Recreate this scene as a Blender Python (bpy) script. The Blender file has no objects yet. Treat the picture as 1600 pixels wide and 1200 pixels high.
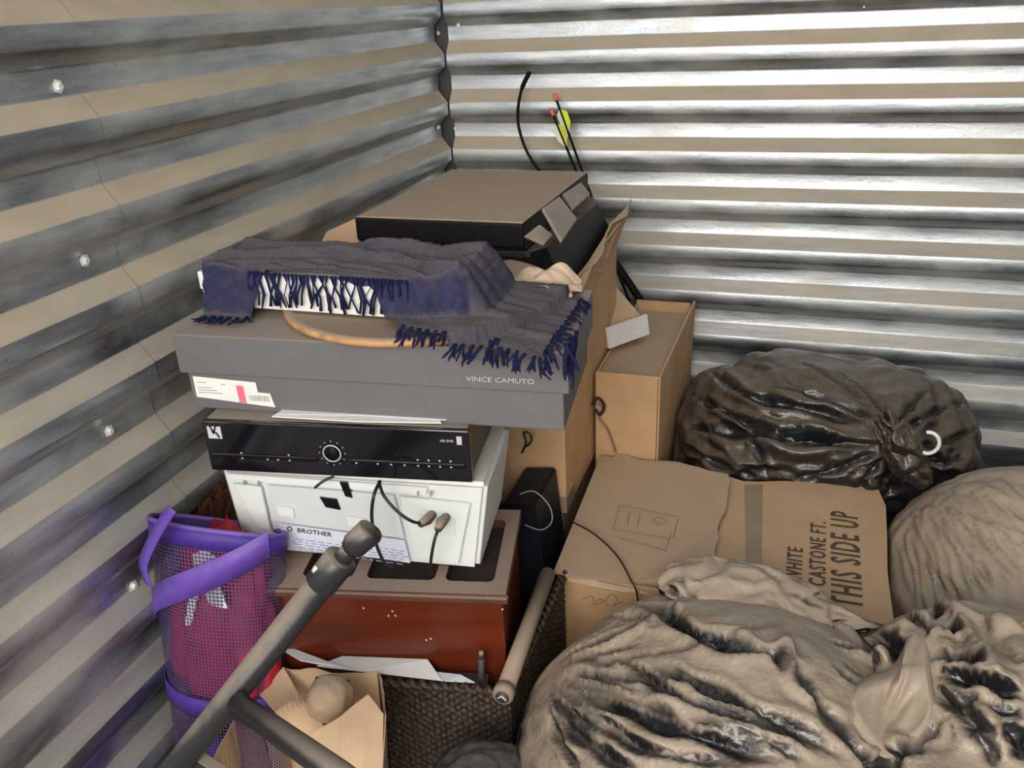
import bpy, bmesh, math, random
import numpy as np
from mathutils import Vector, Matrix, noise, Euler

SC = bpy.context.scene
COL = SC.collection
random.seed(7)
PI = math.pi

# ------------------------------------------------------------------ camera
FPX = 1343.98
AX = Vector((0.94816669, 0.09210116, -0.30413369))    # world X in camera coords (x right, y down, z forward)
AY = Vector((0.31487499, -0.40127361, 0.86013559))
AZ = Vector((-0.04282134, -0.91131601, -0.40947462))
EYE = Vector((0.893, -2.10, 1.60))
cam_d = bpy.data.cameras.new('camera'); cam = bpy.data.objects.new('camera', cam_d); COL.objects.link(cam)
cam_d.sensor_width = 36.0; cam_d.lens = FPX / 1600 * 36.0; cam_d.clip_start = 0.02
right = Vector((AX[0], AY[0], AZ[0])); up = -Vector((AX[1], AY[1], AZ[1])); back = -Vector((AX[2], AY[2], AZ[2]))
cam.matrix_world = Matrix(((right.x, up.x, back.x, EYE.x), (right.y, up.y, back.y, EYE.y), (right.z, up.z, back.z, EYE.z), (0, 0, 0, 1)))
SC.camera = cam
SC.view_settings.view_transform = 'Standard'; SC.view_settings.look = 'None'
SC.view_settings.gamma = 1; SC.view_settings.use_curve_mapping = False
SC.view_settings.exposure = 0.0

# ------------------------------------------------------------------ light
wd = bpy.data.worlds.new('world'); SC.world = wd; wd.use_nodes = True
wd.node_tree.nodes['Background'].inputs[0].default_value = (0.95, 0.965, 1.0, 1)
wd.node_tree.nodes['Background'].inputs[1].default_value = 0.62
def area(name, loc, rot, sx, sy, e, col):
    l = bpy.data.lights.new(name, 'AREA'); l.shape = 'RECTANGLE'; l.size = sx; l.size_y = sy; l.energy = e; l.color = col
    o = bpy.data.objects.new(name, l); o.location = loc; o.rotation_euler = rot; COL.objects.link(o); return o
# daylight falling through the roll-up door behind the photographer
area('door_daylight', (0.85, -3.25, 2.0), (math.radians(66), 0, 0), 1.4, 1.1, 56, (1.0, 0.93, 0.83))

FLOOR = 0.30   # floor height: the photographer holds the camera 1.3 m above it

def px(x, y, X=None, Y=None, Z=None):
    """a point of the photograph's ray on a world plane"""
    c = (x - 800, y - 600, FPX)
    r = Vector((AX.dot(c), AY.dot(c), AZ.dot(c)))
    t = (X - EYE.x) / r.x if X is not None else (Y - EYE.y) / r.y if Y is not None else (Z - EYE.z) / r.z
    return EYE + r * t

# ------------------------------------------------------------------ materials
MATS = {}
def nt(name):
    m = bpy.data.materials.new(name); m.use_nodes = True; MATS[name] = m
    t = m.node_tree; return m, t, t.nodes['Principled BSDF']
def lk(t, a, b): t.links.new(a, b)
def node(t, typ, **kw):
    n = t.nodes.new(typ)
    for k, v in kw.items(): setattr(n, k, v)
    return n
def coords(t, scale=(1, 1, 1), kind='Object'):
    tc = node(t, 'ShaderNodeTexCoord'); mp = node(t, 'ShaderNodeMapping'); mp.inputs['Scale'].default_value = scale
    lk(t, tc.outputs[kind], mp.inputs['Vector']); return mp.outputs['Vector']
def noise_n(t, vec, scale, detail=4, rough=.55):
    n = node(t, 'ShaderNodeTexNoise'); n.inputs['Scale'].default_value = scale; n.inputs['Detail'].default_value = detail
    n.inputs['Roughness'].default_value = rough; lk(t, vec, n.inputs['Vector']); return n.outputs['Fac']
def ramp(t, fac, stops):
    r = node(t, 'ShaderNodeValToRGB'); e = r.color_ramp.elements
    while len(e) < len(stops): e.new(.5)
    for k, (p, c) in enumerate(stops):
        e[k].position = p; e[k].color = (c, c, c, 1) if not isinstance(c, tuple) else (*c, 1)
    lk(t, fac, r.inputs['Fac']); return r.outputs['Color']
def mixc(t, fac, a, b):
    m = node(t, 'ShaderNodeMix', data_type='RGBA')
    if isinstance(fac, float): m.inputs[0].default_value = fac
    else: lk(t, fac, m.inputs[0])
    for i, v in ((6, a), (7, b)):
        if isinstance(v, tuple): m.inputs[i].default_value = (*v, 1)
        else: lk(t, v, m.inputs[i])
    return m.outputs[2]
def math_n(t, op, a, b=None, clamp=False):
    m = node(t, 'ShaderNodeMath', operation=op, use_clamp=clamp)
    for i, v in enumerate((a, b)):
        if v is None: continue
        if isinstance(v, (int, float)): m.inputs[i].default_value = v
        else: lk(t, v, m.inputs[i])
    return m.outputs[0]
def bump(t, bsdf, h, strength=.3, dist=.002):
    b = node(t, 'ShaderNodeBump'); b.inputs['Strength'].default_value = strength; b.inputs['Distance'].default_value = dist
    lk(t, h, b.inputs['Height']); lk(t, b.outputs['Normal'], bsdf.inputs['Normal'])
def upness(t, lo, hi, amp=.25, scale=25, sc=(1, 1, 1)):
    """0..1: how much settled dust a surface carries, from how far it faces up, broken by noise"""
    g = node(t, 'ShaderNodeNewGeometry'); s = node(t, 'ShaderNodeSeparateXYZ'); lk(t, g.outputs['Normal'], s.inputs[0])
    n = noise_n(t, coords(t, sc), scale, 5)
    z = math_n(t, 'ADD', s.outputs[2], math_n(t, 'MULTIPLY', math_n(t, 'SUBTRACT', n, .5), amp * 2))
    mr = node(t, 'ShaderNodeMapRange'); mr.interpolation_type = 'SMOOTHSTEP'
    mr.inputs[1].default_value = lo; mr.inputs[2].default_value = hi; lk(t, z, mr.inputs[0]); return mr.outputs[0]
DUST = (0.40, 0.315, 0.235)
def plain(name, col, rough=.6, metal=0.0, var=.12, scale=30, bmp=.15, dust=None, dcol=DUST, spec=None, sc=(1, 1, 1), bscale=None):
    m, t, b = nt(name)
    v = coords(t, sc); n = noise_n(t, v, scale)
    dark = tuple(c * (1 - var) for c in col); lite = tuple(min(1, c * (1 + var)) for c in col)
    c = mixc(t, ramp(t, n, [(.3, 0.0), (.7, 1.0)]), dark, lite)
    b.inputs['Metallic'].default_value = metal
    if spec is not None: b.inputs['Specular IOR Level'].default_value = spec
    if dust:
        u = math_n(t, 'MULTIPLY', upness(t, *dust[:2]), dust[2])
        n2 = noise_n(t, v, 60)
        dc = mixc(t, n2, tuple(x * .9 for x in dcol), tuple(x * 1.1 for x in dcol))
        c = mixc(t, u, c, dc)
        r = node(t, 'ShaderNodeMapRange'); r.inputs[3].default_value = rough; r.inputs[4].default_value = .85; lk(t, u, r.inputs[0]); lk(t, r.outputs[0], b.inputs['Roughness'])
        if metal:
            r2 = node(t, 'ShaderNodeMapRange'); r2.inputs[3].default_value = metal; r2.inputs[4].default_value = 0; lk(t, u, r2.inputs[0]); lk(t, r2.outputs[0], b.inputs['Metallic'])
    else: b.inputs['Roughness'].default_value = rough
    lk(t, c, b.inputs['Base Color'])
    if bmp: bump(t, b, noise_n(t, v, bscale or scale * 3), bmp, .001)
    return m

def galvanised(name, along):
    m, t, b = nt(name)
    sc = (.5, 1, 1) if along == 'x' else (1, .5, 1)
    st = (.12, 1, 1) if along == 'x' else (1, .12, 1)
    v = coords(t, (1, 1, 1)); vs = coords(t, st)
    spang = node(t, 'ShaderNodeTexVoronoi'); spang.inputs['Scale'].default_value = 120; lk(t, v, spang.inputs['Vector'])
    streak = noise_n(t, vs, 55, 6, .6); cloud = noise_n(t, coords(t, sc), 9, 5)
    base = mixc(t, ramp(t, streak, [(.3, 0.0), (.7, 1.0)]), (.31, .355, .395), (.60, .63, .66))
    base = mixc(t, math_n(t, 'MULTIPLY', ramp(t, cloud, [(.45, 0.0), (.7, 1.0)]), .6), base, (.68, .68, .65))
    speck = ramp(t, noise_n(t, v, 260, 2), [(.66, 0.0), (.72, 1.0)])
    base = mixc(t, math_n(t, 'MULTIPLY', speck, .6), base, (.08, .085, .09))
    g_ = node(t, 'ShaderNodeNewGeometry'); s_ = node(t, 'ShaderNodeSeparateXYZ'); lk(t, g_.outputs['Position'], s_.inputs[0])
    hz = node(t, 'ShaderNodeMapRange'); hz.inputs[1].default_value = .75; hz.inputs[2].default_value = 1.32; hz.inputs[3].default_value = .38; hz.inputs[4].default_value = .90   # the tan dust thins out lower down
    lk(t, math_n(t, 'ADD', s_.outputs[2], math_n(t, 'MULTIPLY', math_n(t, 'SUBTRACT', cloud, .5), .4)), hz.inputs[0])
    d = math_n(t, 'MULTIPLY', upness(t, .22, .42, .10, 14, sc), hz.outputs[0])
    dn = noise_n(t, coords(t, sc), 22, 5)
    dc = mixc(t, dn, (.34, .28, .20), (.54, .45, .33))
    col = mixc(t, d, base, dc)
    lk(t, col, b.inputs['Base Color'])
    film = math_n(t, 'MULTIPLY', ramp(t, cloud, [(.40, 0.0), (.62, 1.0)]), .28)
    dd = math_n(t, 'MAXIMUM', d, film)
    for inp, a, z in (('Roughness', .36, .85), ('Metallic', 1.0, 0.0)):
        r = node(t, 'ShaderNodeMapRange'); r.inputs[3].default_value = a; r.inputs[4].default_value = z
        lk(t, dd, r.inputs[0]); lk(t, r.outputs[0], b.inputs[inp])
    h = math_n(t, 'ADD', math_n(t, 'MULTIPLY', streak, .5), math_n(t, 'MULTIPLY', spang.outputs['Distance'], .15))
    h = math_n(t, 'ADD', h, math_n(t, 'MULTIPLY', noise_n(t, coords(t, (.25, 1, 1) if along == 'x' else (1, .25, 1)), 18, 3), .8))
    bump(t, b, h, .30, .0028)
    return m
galvanised('galvanised_x', 'x'); galvanised('galvanised_y', 'y')

def bagmat(name, lo, hi, amp, amount, dcol, rough=.2, bs=.6):
    m, t, b = nt(name)
    v = coords(t)
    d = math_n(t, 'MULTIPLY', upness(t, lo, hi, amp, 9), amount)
    at = node(t, 'ShaderNodeAttribute'); at.attribute_name = 'bare_shade'  # undusted black film in the folds, plus shade painted under the bunched top
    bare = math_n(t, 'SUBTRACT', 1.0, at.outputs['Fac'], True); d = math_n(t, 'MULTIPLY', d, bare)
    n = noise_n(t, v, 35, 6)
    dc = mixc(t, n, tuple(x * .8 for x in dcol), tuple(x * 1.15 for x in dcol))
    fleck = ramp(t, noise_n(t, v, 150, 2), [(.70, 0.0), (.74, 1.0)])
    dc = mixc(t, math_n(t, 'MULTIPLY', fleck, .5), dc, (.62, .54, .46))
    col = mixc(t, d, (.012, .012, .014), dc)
    lk(t, col, b.inputs['Base Color'])
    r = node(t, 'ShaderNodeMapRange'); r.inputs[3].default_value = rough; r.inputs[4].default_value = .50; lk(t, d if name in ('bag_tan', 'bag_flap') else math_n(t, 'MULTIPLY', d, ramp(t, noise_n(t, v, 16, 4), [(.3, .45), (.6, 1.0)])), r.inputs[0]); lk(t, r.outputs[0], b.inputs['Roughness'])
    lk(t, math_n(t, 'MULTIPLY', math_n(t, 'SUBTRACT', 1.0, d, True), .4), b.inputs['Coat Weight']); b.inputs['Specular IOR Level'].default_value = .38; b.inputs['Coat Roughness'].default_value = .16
    rg = math_n(t, 'ABSOLUTE', math_n(t, 'SUBTRACT', noise_n(t, v, 22, 5, .65), .5))
    rg = math_n(t, 'ADD', rg, math_n(t, 'MULTIPLY', math_n(t, 'ABSOLUTE', math_n(t, 'SUBTRACT', noise_n(t, v, 70, 3, .5), .5)), .4))
    bump(t, b, rg, bs, .008)
    return m
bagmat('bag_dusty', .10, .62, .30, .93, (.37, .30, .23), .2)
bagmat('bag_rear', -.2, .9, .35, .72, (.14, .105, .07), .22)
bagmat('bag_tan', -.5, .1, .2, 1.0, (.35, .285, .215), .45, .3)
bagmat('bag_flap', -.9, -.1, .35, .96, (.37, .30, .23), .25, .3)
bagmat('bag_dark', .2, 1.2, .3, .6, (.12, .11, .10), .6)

def cardboard(name, col, dust=None, sc=(1, 1, 1)):
    m, t, b = nt(name)
    v = coords(t); n = noise_n(t, v, 14, 5); f = noise_n(t, coords(t, (1, 1, 8)), 90, 3)
    c = mixc(t, ramp(t, n, [(.3, 0.0), (.7, 1.0)]), tuple(x * .86 for x in col), tuple(x * 1.08 for x in col))
    c = mixc(t, math_n(t, 'MULTIPLY', f, .18), c, tuple(x * .7 for x in col))
    if dust: c = mixc(t, math_n(t, 'MULTIPLY', upness(t, .3, .9, .15, 20), dust), c, (.43, .325, .23))
    lk(t, c, b.inputs['Base Color']); b.inputs['Roughness'].default_value = .8
    bump(t, b, math_n(t, 'ADD', n, f), .25, .002)
    return m
cardboard('card', (.58, .365, .195), .4); cardboard('card_dusty', (.50, .325, .195), .7); cardboard('card_light', (.60, .42, .27), .1)
cardboard('card_dark', (.25, .165, .10), .4); cardboard('kraft', (.60, .42, .27)); cardboard('torn', (.66, .50, .36))
plain('card_inside', (.33, .225, .14), .9)
plain('floor', (.22, .21, .20), .85, scale=8); plain('ground', (.42, .39, .35), .9, scale=3)
plain('roof', (.35, .36, .37), .5, .3)
plain('dark_steel', (.05, .05, .05), .6)
plain('screw', (.80, .80, .78), .35, .3, dust=None)
plain('black_plastic', (.007, .007, .008), .42, dust=(.8, 1.1, .5), bmp=.05, spec=.10)
plain('black_gloss', (.006, .006, .008), .12, bmp=0, var=0)
plain('lid_dusty', (.009, .009, .009), .5, spec=.10, dust=(.6, .9, .97), dcol=(.37, .295, .222), bmp=.05)
plain('dusty_tab', (.30, .255, .215), .75)
plain('metal_dusty', (.022, .022, .024), .36, dust=(.40, .85, .85), dcol=(.26, .22, .18), bmp=.05)
plain('grey_box', (.135, .128, .138), .55, var=.06, scale=12, bmp=.05, dust=(.5, .95, .85), dcol=(.30, .25, .205))
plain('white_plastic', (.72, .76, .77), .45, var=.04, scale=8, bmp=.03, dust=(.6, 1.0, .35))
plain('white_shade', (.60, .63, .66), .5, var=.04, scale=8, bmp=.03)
plain('paper_white', (.78, .78, .77), .7, var=.04, bmp=.05)
plain('paper_cool', (.62, .68, .72), .7, var=.06, bmp=.05)
plain('label_blue', (.66, .68, .80), .6, var=.06, bmp=0)
plain('ink', (.03, .03, .035), .7, bmp=0); plain('ink_grey', (.30, .30, .31), .7, bmp=0); plain('ink_blue', (.28, .32, .55), .7, bmp=0)
plain('ink_brown', (.075, .055, .04), .8, bmp=0, var=.3, scale=120)
plain('ink_faint', (.25, .185, .13), .8, bmp=0, var=.25, scale=120)
plain('pink', (.85, .16, .22), .6, bmp=0); plain('silver_print', (.50, .49, .50), .5, bmp=0); plain('mark_white', (.55, .56, .58), .5, bmp=0)
plain('cherry', (.125, .022, .008), .25, var=.35, scale=6, sc=(.3, 1, 3), bmp=.03)
plain('cherry_top', (.10, .04, .025), .4, dust=(.5, .9, .9), dcol=(.27, .20, .16), bmp=.05)
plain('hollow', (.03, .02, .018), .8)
plain('wood_disc', (.50, .27, .11), .5, var=.35, scale=40, dust=(.6, .9, .9), dcol=(.33, .26, .20))
plain('fur', (.12, .042, .018), .9, var=.5, scale=60, bmp=.9)
plain('red_cloth', (.38, .010, .04), .6, var=.3, scale=20)
plain('purple_band', (.125, .058, .40), .55, var=.15, scale=60, dust=(.3, 1.0, .3), dcol=(.3, .25, .3))
plain('purple_dark', (.055, .022, .26), .6, var=.15, scale=60)
plain('yellow', (.68, .74, .03), .5, var=.1); plain('orange', (.85, .16, .08), .5); plain('white_vane', (.8, .82, .7), .5)
plain('rod', (.27, .195, .15), .6, var=.1, dust=(.2, .9, .5))
plain('cable', (.012, .012, .012), .4, bmp=0); plain('plug', (.05, .04, .033), .6, dust=(.0, .8, .8), bmp=.05)
plain('navy_black', (.010, .012, .018), .5, spec=.3)
plain('scarf', (.017, .020, .068), .9, var=.35, scale=80, bmp=.3, dust=(-.1, 1.15, .85), dcol=(.122, .108, .108), spec=.1)
plain('scarf_dark', (.013, .016, .052), .95, var=.35, scale=80, bmp=.2, spec=.1)
plain('brown_thing', (.20, .13, .06), .7, var=.4)
plain('rust_red', (.4, .05, .04), .6)
plain('tape', (.30, .225, .15), .45, var=.08)
plain('fold_tan', (.42, .30, .20), .75, var=.2, dust=(.5, 1, .6))
# woven wicker
m, t, b = nt('wicker')
v = coords(t); n = noise_n(t, v, 180, 3)
c = mixc(t, ramp(t, n, [(.4, 0.0), (.75, 1.0)]), (.014, .009, .006), (.10, .068, .042)); lk(t, c, b.inputs['Base Color']); b.inputs['Roughness'].default_value = .6
# purple netting: a woven grid of threads with open holes
m, t, b = nt('net')
tc = node(t, 'ShaderNodeTexCoord'); sp = node(t, 'ShaderNodeSeparateXYZ'); lk(t, tc.outputs['UV'], sp.inputs[0])
a1 = math_n(t, 'SINE', math_n(t, 'MULTIPLY', math_n(t, 'ADD', sp.outputs[0], sp.outputs[1]), 2 * PI))
a2 = math_n(t, 'SINE', math_n(t, 'MULTIPLY', math_n(t, 'SUBTRACT', sp.outputs[0], sp.outputs[1]), 2 * PI))
hole = math_n(t, 'GREATER_THAN', math_n(t, 'MULTIPLY', a1, a2), .0)
tr = node(t, 'ShaderNodeBsdfTransparent'); mx = node(t, 'ShaderNodeMixShader')
b.inputs['Base Color'].default_value = (.075, .045, .15, 1); b.inputs['Roughness'].default_value = .6
lk(t, hole, mx.inputs[0]); lk(t, b.outputs[0], mx.inputs[1]); lk(t, tr.outputs[0], mx.inputs[2])
lk(t, mx.outputs[0], t.nodes['Material Output'].inputs['Surface'])

# ------------------------------------------------------------------ helpers
def M(n): return MATS[n]
def wloc(p):
    v = Vector((0, 0, 0))
    while p is not None: v += p.location; p = p.parent
    return v
def link_mesh(name, me, mat, parent=None, smooth=False):
    for mm in (mat if isinstance(mat, (list, tuple)) else [mat]): me.materials.append(M(mm))
    if parent is not None: me.transform(Matrix.Translation(-wloc(parent)))
    if smooth:
        for p in me.polygons: p.use_smooth = True
    o = bpy.data.objects.new(name, me); COL.objects.link(o)
    if parent is not None: o.parent = parent
    return o
def obj(name, bm, mat, parent=None, smooth=False):
    me = bpy.data.meshes.new(name); bmesh.ops.recalc_face_normals(bm, faces=bm.faces); bm.to_mesh(me); bm.free()
    return link_mesh(name, me, mat, parent, smooth)
def tag(o, label, cat, group=None, kind=None):
    o['label'] = label; o['category'] = cat
    if group: o['group'] = group
    if kind: o['kind'] = kind
    return o
def thing(name, label, cat, loc, group=None):
    o = bpy.data.objects.new(name, None); o.empty_display_size = .05; COL.objects.link(o); o.location = loc
    return tag(o, label, cat, group)
def struct(name, bm, mat, smooth=False):
    o = obj(name, bm, mat, None, smooth); o['kind'] = 'structure'; return o
def hexa(bm, b4, t4):
    """box from four bottom and four top corners (same order)"""
    vs = [bm.verts.new(p) for p in list(b4) + list(t4)]
    for f in ((3, 2, 1, 0), (4, 5, 6, 7), (0, 1, 5, 4), (1, 2, 6, 5), (2, 3, 7, 6), (3, 0, 4, 7)): bm.faces.new([vs[i] for i in f])
    return vs
def frame3(o, xdir, ydir=None):
    x = Vector(xdir).normalized(); z = Vector((0, 0, 1)) if ydir is None else x.cross(Vector(ydir)).normalized(); y = z.cross(x).normalized()
    return Matrix(((x.x, y.x, z.x, o[0]), (x.y, y.y, z.y, o[1]), (x.z, y.z, z.z, o[2]), (0, 0, 0, 1)))
def boxm(bm, mtx, x0, x1, y0, y1, z0, z1, bev=0, seg=2):
    b2 = bmesh.new()
    hexa(b2, [(x0, y0, z0), (x1, y0, z0), (x1, y1, z0), (x0, y1, z0)], [(x0, y0, z1), (x1, y0, z1), (x1, y1, z1), (x0, y1, z1)])
    if bev: bmesh.ops.bevel(b2, geom=b2.edges[:] , offset=bev, segments=seg, affect='EDGES', profile=.5)
    b2.transform(mtx); me = bpy.data.meshes.new('t'); b2.to_mesh(me); b2.free(); bm.from_mesh(me); bpy.data.meshes.remove(me)
def mbox(name, mat, parent, mtx, *a, bev=0, seg=2, smooth=False):
    bm = bmesh.new(); boxm(bm, mtx, *a, bev=bev, seg=seg); return obj(name, bm, mat, parent, smooth)
def tube(bm, pts, r, n=10, cap=True, closed=False):
    pts = [Vector(p) for p in pts]; N = len(pts); rings = []
    rad = r if isinstance(r, (list, tuple)) else [r] * N
    ref = Vector((.3, .5, .81)).normalized()
    for i, p in enumerate(pts):
        d = (pts[(i + 1) % N] - pts[i - 1]) if closed else (pts[min(i + 1, N - 1)] - pts[max(i - 1, 0)])
        d.normalize(); u = d.cross(ref)
        if u.length < .05: u = d.cross(Vector((1, 0, 0)))
        u.normalize(); w = d.cross(u)
        rings.append([bm.verts.new(p + (u * math.cos(2 * PI * k / n) + w * math.sin(2 * PI * k / n)) * rad[i]) for k in range(n)])
    for i in range(N if closed else N - 1):
        a, b_ = rings[i], rings[(i + 1) % N]
        for k in range(n): bm.faces.new((a[k], a[(k + 1) % n], b_[(k + 1) % n], b_[k]))
    if cap and not closed: bm.faces.new(rings[0][::-1]); bm.faces.new(rings[-1])
def spline(pts, n=8):
    pts = [Vector(p) for p in pts]; out = []
    P_ = [pts[0]] + pts + [pts[-1]]
    for i in range(1, len(P_) - 2):
        for k in range(n):
            t_ = k / n; a, b_, c_, d_ = P_[i - 1], P_[i], P_[i + 1], P_[i + 2]
            out.append(.5 * ((2 * b_) + (c_ - a) * t_ + (2 * a - 5 * b_ + 4 * c_ - d_) * t_ ** 2 + (3 * b_ - a - 3 * c_ + d_) * t_ ** 3))
    out.append(pts[-1]); return out
def mtube(name, mat, parent, pts, r, n=10, smooth=True, **k):
    bm = bmesh.new(); tube(bm, pts, r, n, **k); return obj(name, bm, mat, parent, smooth)
def text(name, s, mat, parent, mtx, size, sx=1.0, depth=.0004, align='LEFT', off=0.0, sp=1.0):
    cu = bpy.data.curves.new(name, 'FONT'); cu.body = s; cu.size = size; cu.align_x = align; cu.extrude = depth; cu.offset = off; cu.space_character = sp; cu.resolution_u = 2
    o = bpy.data.objects.new(name, cu); COL.objects.link(o)
    bpy.context.view_layer.update()
    me = bpy.data.meshes.new_from_object(o.evaluated_get(bpy.context.evaluated_depsgraph_get()))
    bpy.data.objects.remove(o); bpy.data.curves.remove(cu)
    me.transform(mtx @ Matrix.Diagonal((sx, 1, 1, 1)))
    me.materials.clear()
    return link_mesh(name, me, mat, parent)
def panel(bm, pts, th, nsub=0, jit=0.0, seed=0):
    """a thin sheet over a 3D outline (fan of a grid), with thickness th along its normal"""
    pts = [Vector(p) for p in pts]
    nrm = Vector((0, 0, 0))
    for i in range(len(pts)): nrm += (pts[i] - pts[0]).cross(pts[(i + 1) % len(pts)] - pts[0])
    nrm.normalize()
    top = [bm.verts.new(p) for p in pts]; bot = [bm.verts.new(p - nrm * th) for p in pts]
    bm.faces.new(top); bm.faces.new(bot[::-1])
    for i in range(len(pts)): j = (i + 1) % len(pts); bm.faces.new((top[i], bot[i], bot[j], top[j]))
def ragged(a, b_, n, amp, seed, up=(0, 0, 0)):
    rnd = random.Random(seed); a, b_ = Vector(a), Vector(b_); out = []
    side = (b_ - a).cross(Vector((0, 0, 1))).normalized()
    for i in range(n):
        t_ = i / n; out.append(a.lerp(b_, t_) + side * rnd.uniform(-amp, amp) * (0 if i == 0 else 1) + Vector(up) * rnd.uniform(-1, 1))
    return out

# ------------------------------------------------------------------ the unit
PER = .1135
def corr_profile(ztop, zbot, zc=1.4955, crest=.022):
    """(offset, z) down the sheet: recess, dusty upward slope, proud crest, downward slope"""
    k0 = math.ceil((ztop - zc) / PER); pts = []
    k = k0
    while zc + k * PER > zbot - PER:
        c_ = zc + k * PER
        for z, d in ((.0485, 0), (.0455, 0), (.0165, 0), (.0125, .0018), (-.0115, crest - .0015), (-.0145, crest), (-.041, crest), (-.0445, crest - .0015), (-.0625, .0015)):
            pts.append((d, c_ + z))
        k -= 1
    return [p for p in pts if zbot <= p[1] <= ztop]
prof = corr_profile(2.62, FLOOR)
def corr_wall(name, mat, along, a0, a1, n, sheets=(), sgn=1):
    bm = bmesh.new(); rows = []
    for i in range(n + 1):
        a = a0 + (a1 - a0) * i / n
        lift = sum(.0012 for s in sheets if a > s)
        row = []
        for d, z in prof:
            w = .0022 * noise.noise(Vector((a * 2.2, z * 6, 3))) + .0008 * noise.noise(Vector((a * 9, z * 14, 1)))
            w += lift
            zz = z + .0018 * noise.noise(Vector((a * 1.7, z * 1.5, 9)))
            row.append(bm.verts.new((sgn * (d + w), a, zz) if along == 'y' else (a, -(d + w), zz)))
        rows.append(row)
    for i in range(n):
        for j in range(len(prof) - 1): bm.faces.new((rows[i][j], rows[i + 1][j], rows[i + 1][j + 1], rows[i][j + 1]))
    me = bpy.data.meshes.new(name)
    if sgn < 0 or along == 'x': bmesh.ops.reverse_faces(bm, faces=bm.faces)
    bm.to_mesh(me); bm.free(); return me
RW = 1.524
left = thing('wall_left', 'corrugated galvanised steel side wall of the storage unit', 'wall', (0, 0, FLOOR)); left['kind'] = 'structure'
del left['category']
for y0, y1, s in ((-3.1, -1.18, 0), (-1.21, -.016, 1)):
    me = corr_wall('panel', None, 'y', y0, y1, int((y1 - y0) * 40))
    if s: me.transform(Matrix.Translation((-.0016, 0, 0)))
    link_mesh('panel', me, 'galvanised_y', left, True)
backw = thing('wall_back', 'corrugated galvanised steel back wall of the storage unit', 'wall', (0, 0, FLOOR)); backw['kind'] = 'structure'
del backw['category']
link_mesh('panel', corr_wall('panel', None, 'x', .028, RW, 60), 'galvanised_x', backw, True)
me = corr_wall('wall_right', None, 'y', -3.1, -.01, 60, sgn=-1); me.transform(Matrix.Translation((RW, 0, 0)))
o = link_mesh('wall_right', me, 'galvanised_y', None, True); o['kind'] = 'structure'
bm = bmesh.new(); boxm(bm, Matrix.Identity(4), -.06, .03, .002, .06, FLOOR, 2.62); boxm(bm, Matrix.Identity(4), -.06, -.004, -.09, .002, FLOOR, 2.62)
struct('trim_1', bm, 'dark_steel')
bm = bmesh.new(); boxm(bm, Matrix.Identity(4), -.1, RW + .1, -3.1, .1, FLOOR - .1, FLOOR); struct('floor', bm, 'floor')
bm = bmesh.new(); boxm(bm, Matrix.Identity(4), -12, 14, -20, -3.1, FLOOR - .12, FLOOR - .01); struct('driveway', bm, 'ground')
# screws in the recesses
def screw(parent, p, axis, r=.0055):
    bm = bmesh.new(); a = Vector(axis)
    u = a.orthogonal().normalized(); w = a.cross(u); rings = []
    for h, rr in ((0, 1.6), (.0012, 1.6), (.0014, 1.0), (.0045, .95), (.0058, .7)):
        rings.append([bm.verts.new(Vector(p) + a * h + (u * math.cos(k * PI / 3) + w * math.sin(k * PI / 3)) * r * rr) for k in range(6)])
    for i in range(4):
        for k in range(6): bm.faces.new((rings[i][k], rings[i][(k + 1) % 6], rings[i + 1][(k + 1) % 6], rings[i + 1][k]))
    bm.faces.new(rings[-1]); obj('screw', bm, 'screw', parent)
for q in ((90, 135), (132, 407), (170, 673), (208, 915), (684, 199), (684, 52)):
    p = px(*q, X=.0015); screw(left, p, (1, 0, 0), .0055 if q[0] < 600 else .004)
for q in ((712, 201), (716, 40), (1350, 10), (1578, 560)): screw(backw, px(*q, Y=-.002), (0, -1, 0), .003)

# ------------------------------------------------------------------ plastic bags and cloth by simulation
SIMS = []
def relax(o, frames=12, shrink=-.15, bend=.05, pin=.5, ten=15, grav=0.0):
    m_ = o.modifiers.new('c', 'CLOTH'); s = m_.settings
    if not o.vertex_groups: o.vertex_groups.new(name='g').add(range(len(o.data.vertices)), .5, 'REPLACE')
    s.quality = 4; s.mass = .1; s.tension_stiffness = ten; s.compression_stiffness = ten; s.shear_stiffness = 5; s.bending_stiffness = bend
    s.vertex_group_mass = 'g'; s.pin_stiffness = pin; s.shrink_min = shrink; s.effector_weights.gravity = grav
    m_.point_cache.frame_start = 1; m_.point_cache.frame_end = frames
    m_.collision_settings.use_collision = False
    SIMS.append((o, frames))
def run_sims():
    F = max(f for _, f in SIMS)
    for f in range(1, F + 1): SC.frame_set(f)
    dg = bpy.context.evaluated_depsgraph_get()
    for o, _ in SIMS:
        me = bpy.data.meshes.new_from_object(o.evaluated_get(dg)); o.modifiers.clear(); old = o.data; o.data = me; bpy.data.meshes.remove(old)
        for p in me.polygons: p.use_smooth = True
    SC.frame_set(1)
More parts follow.
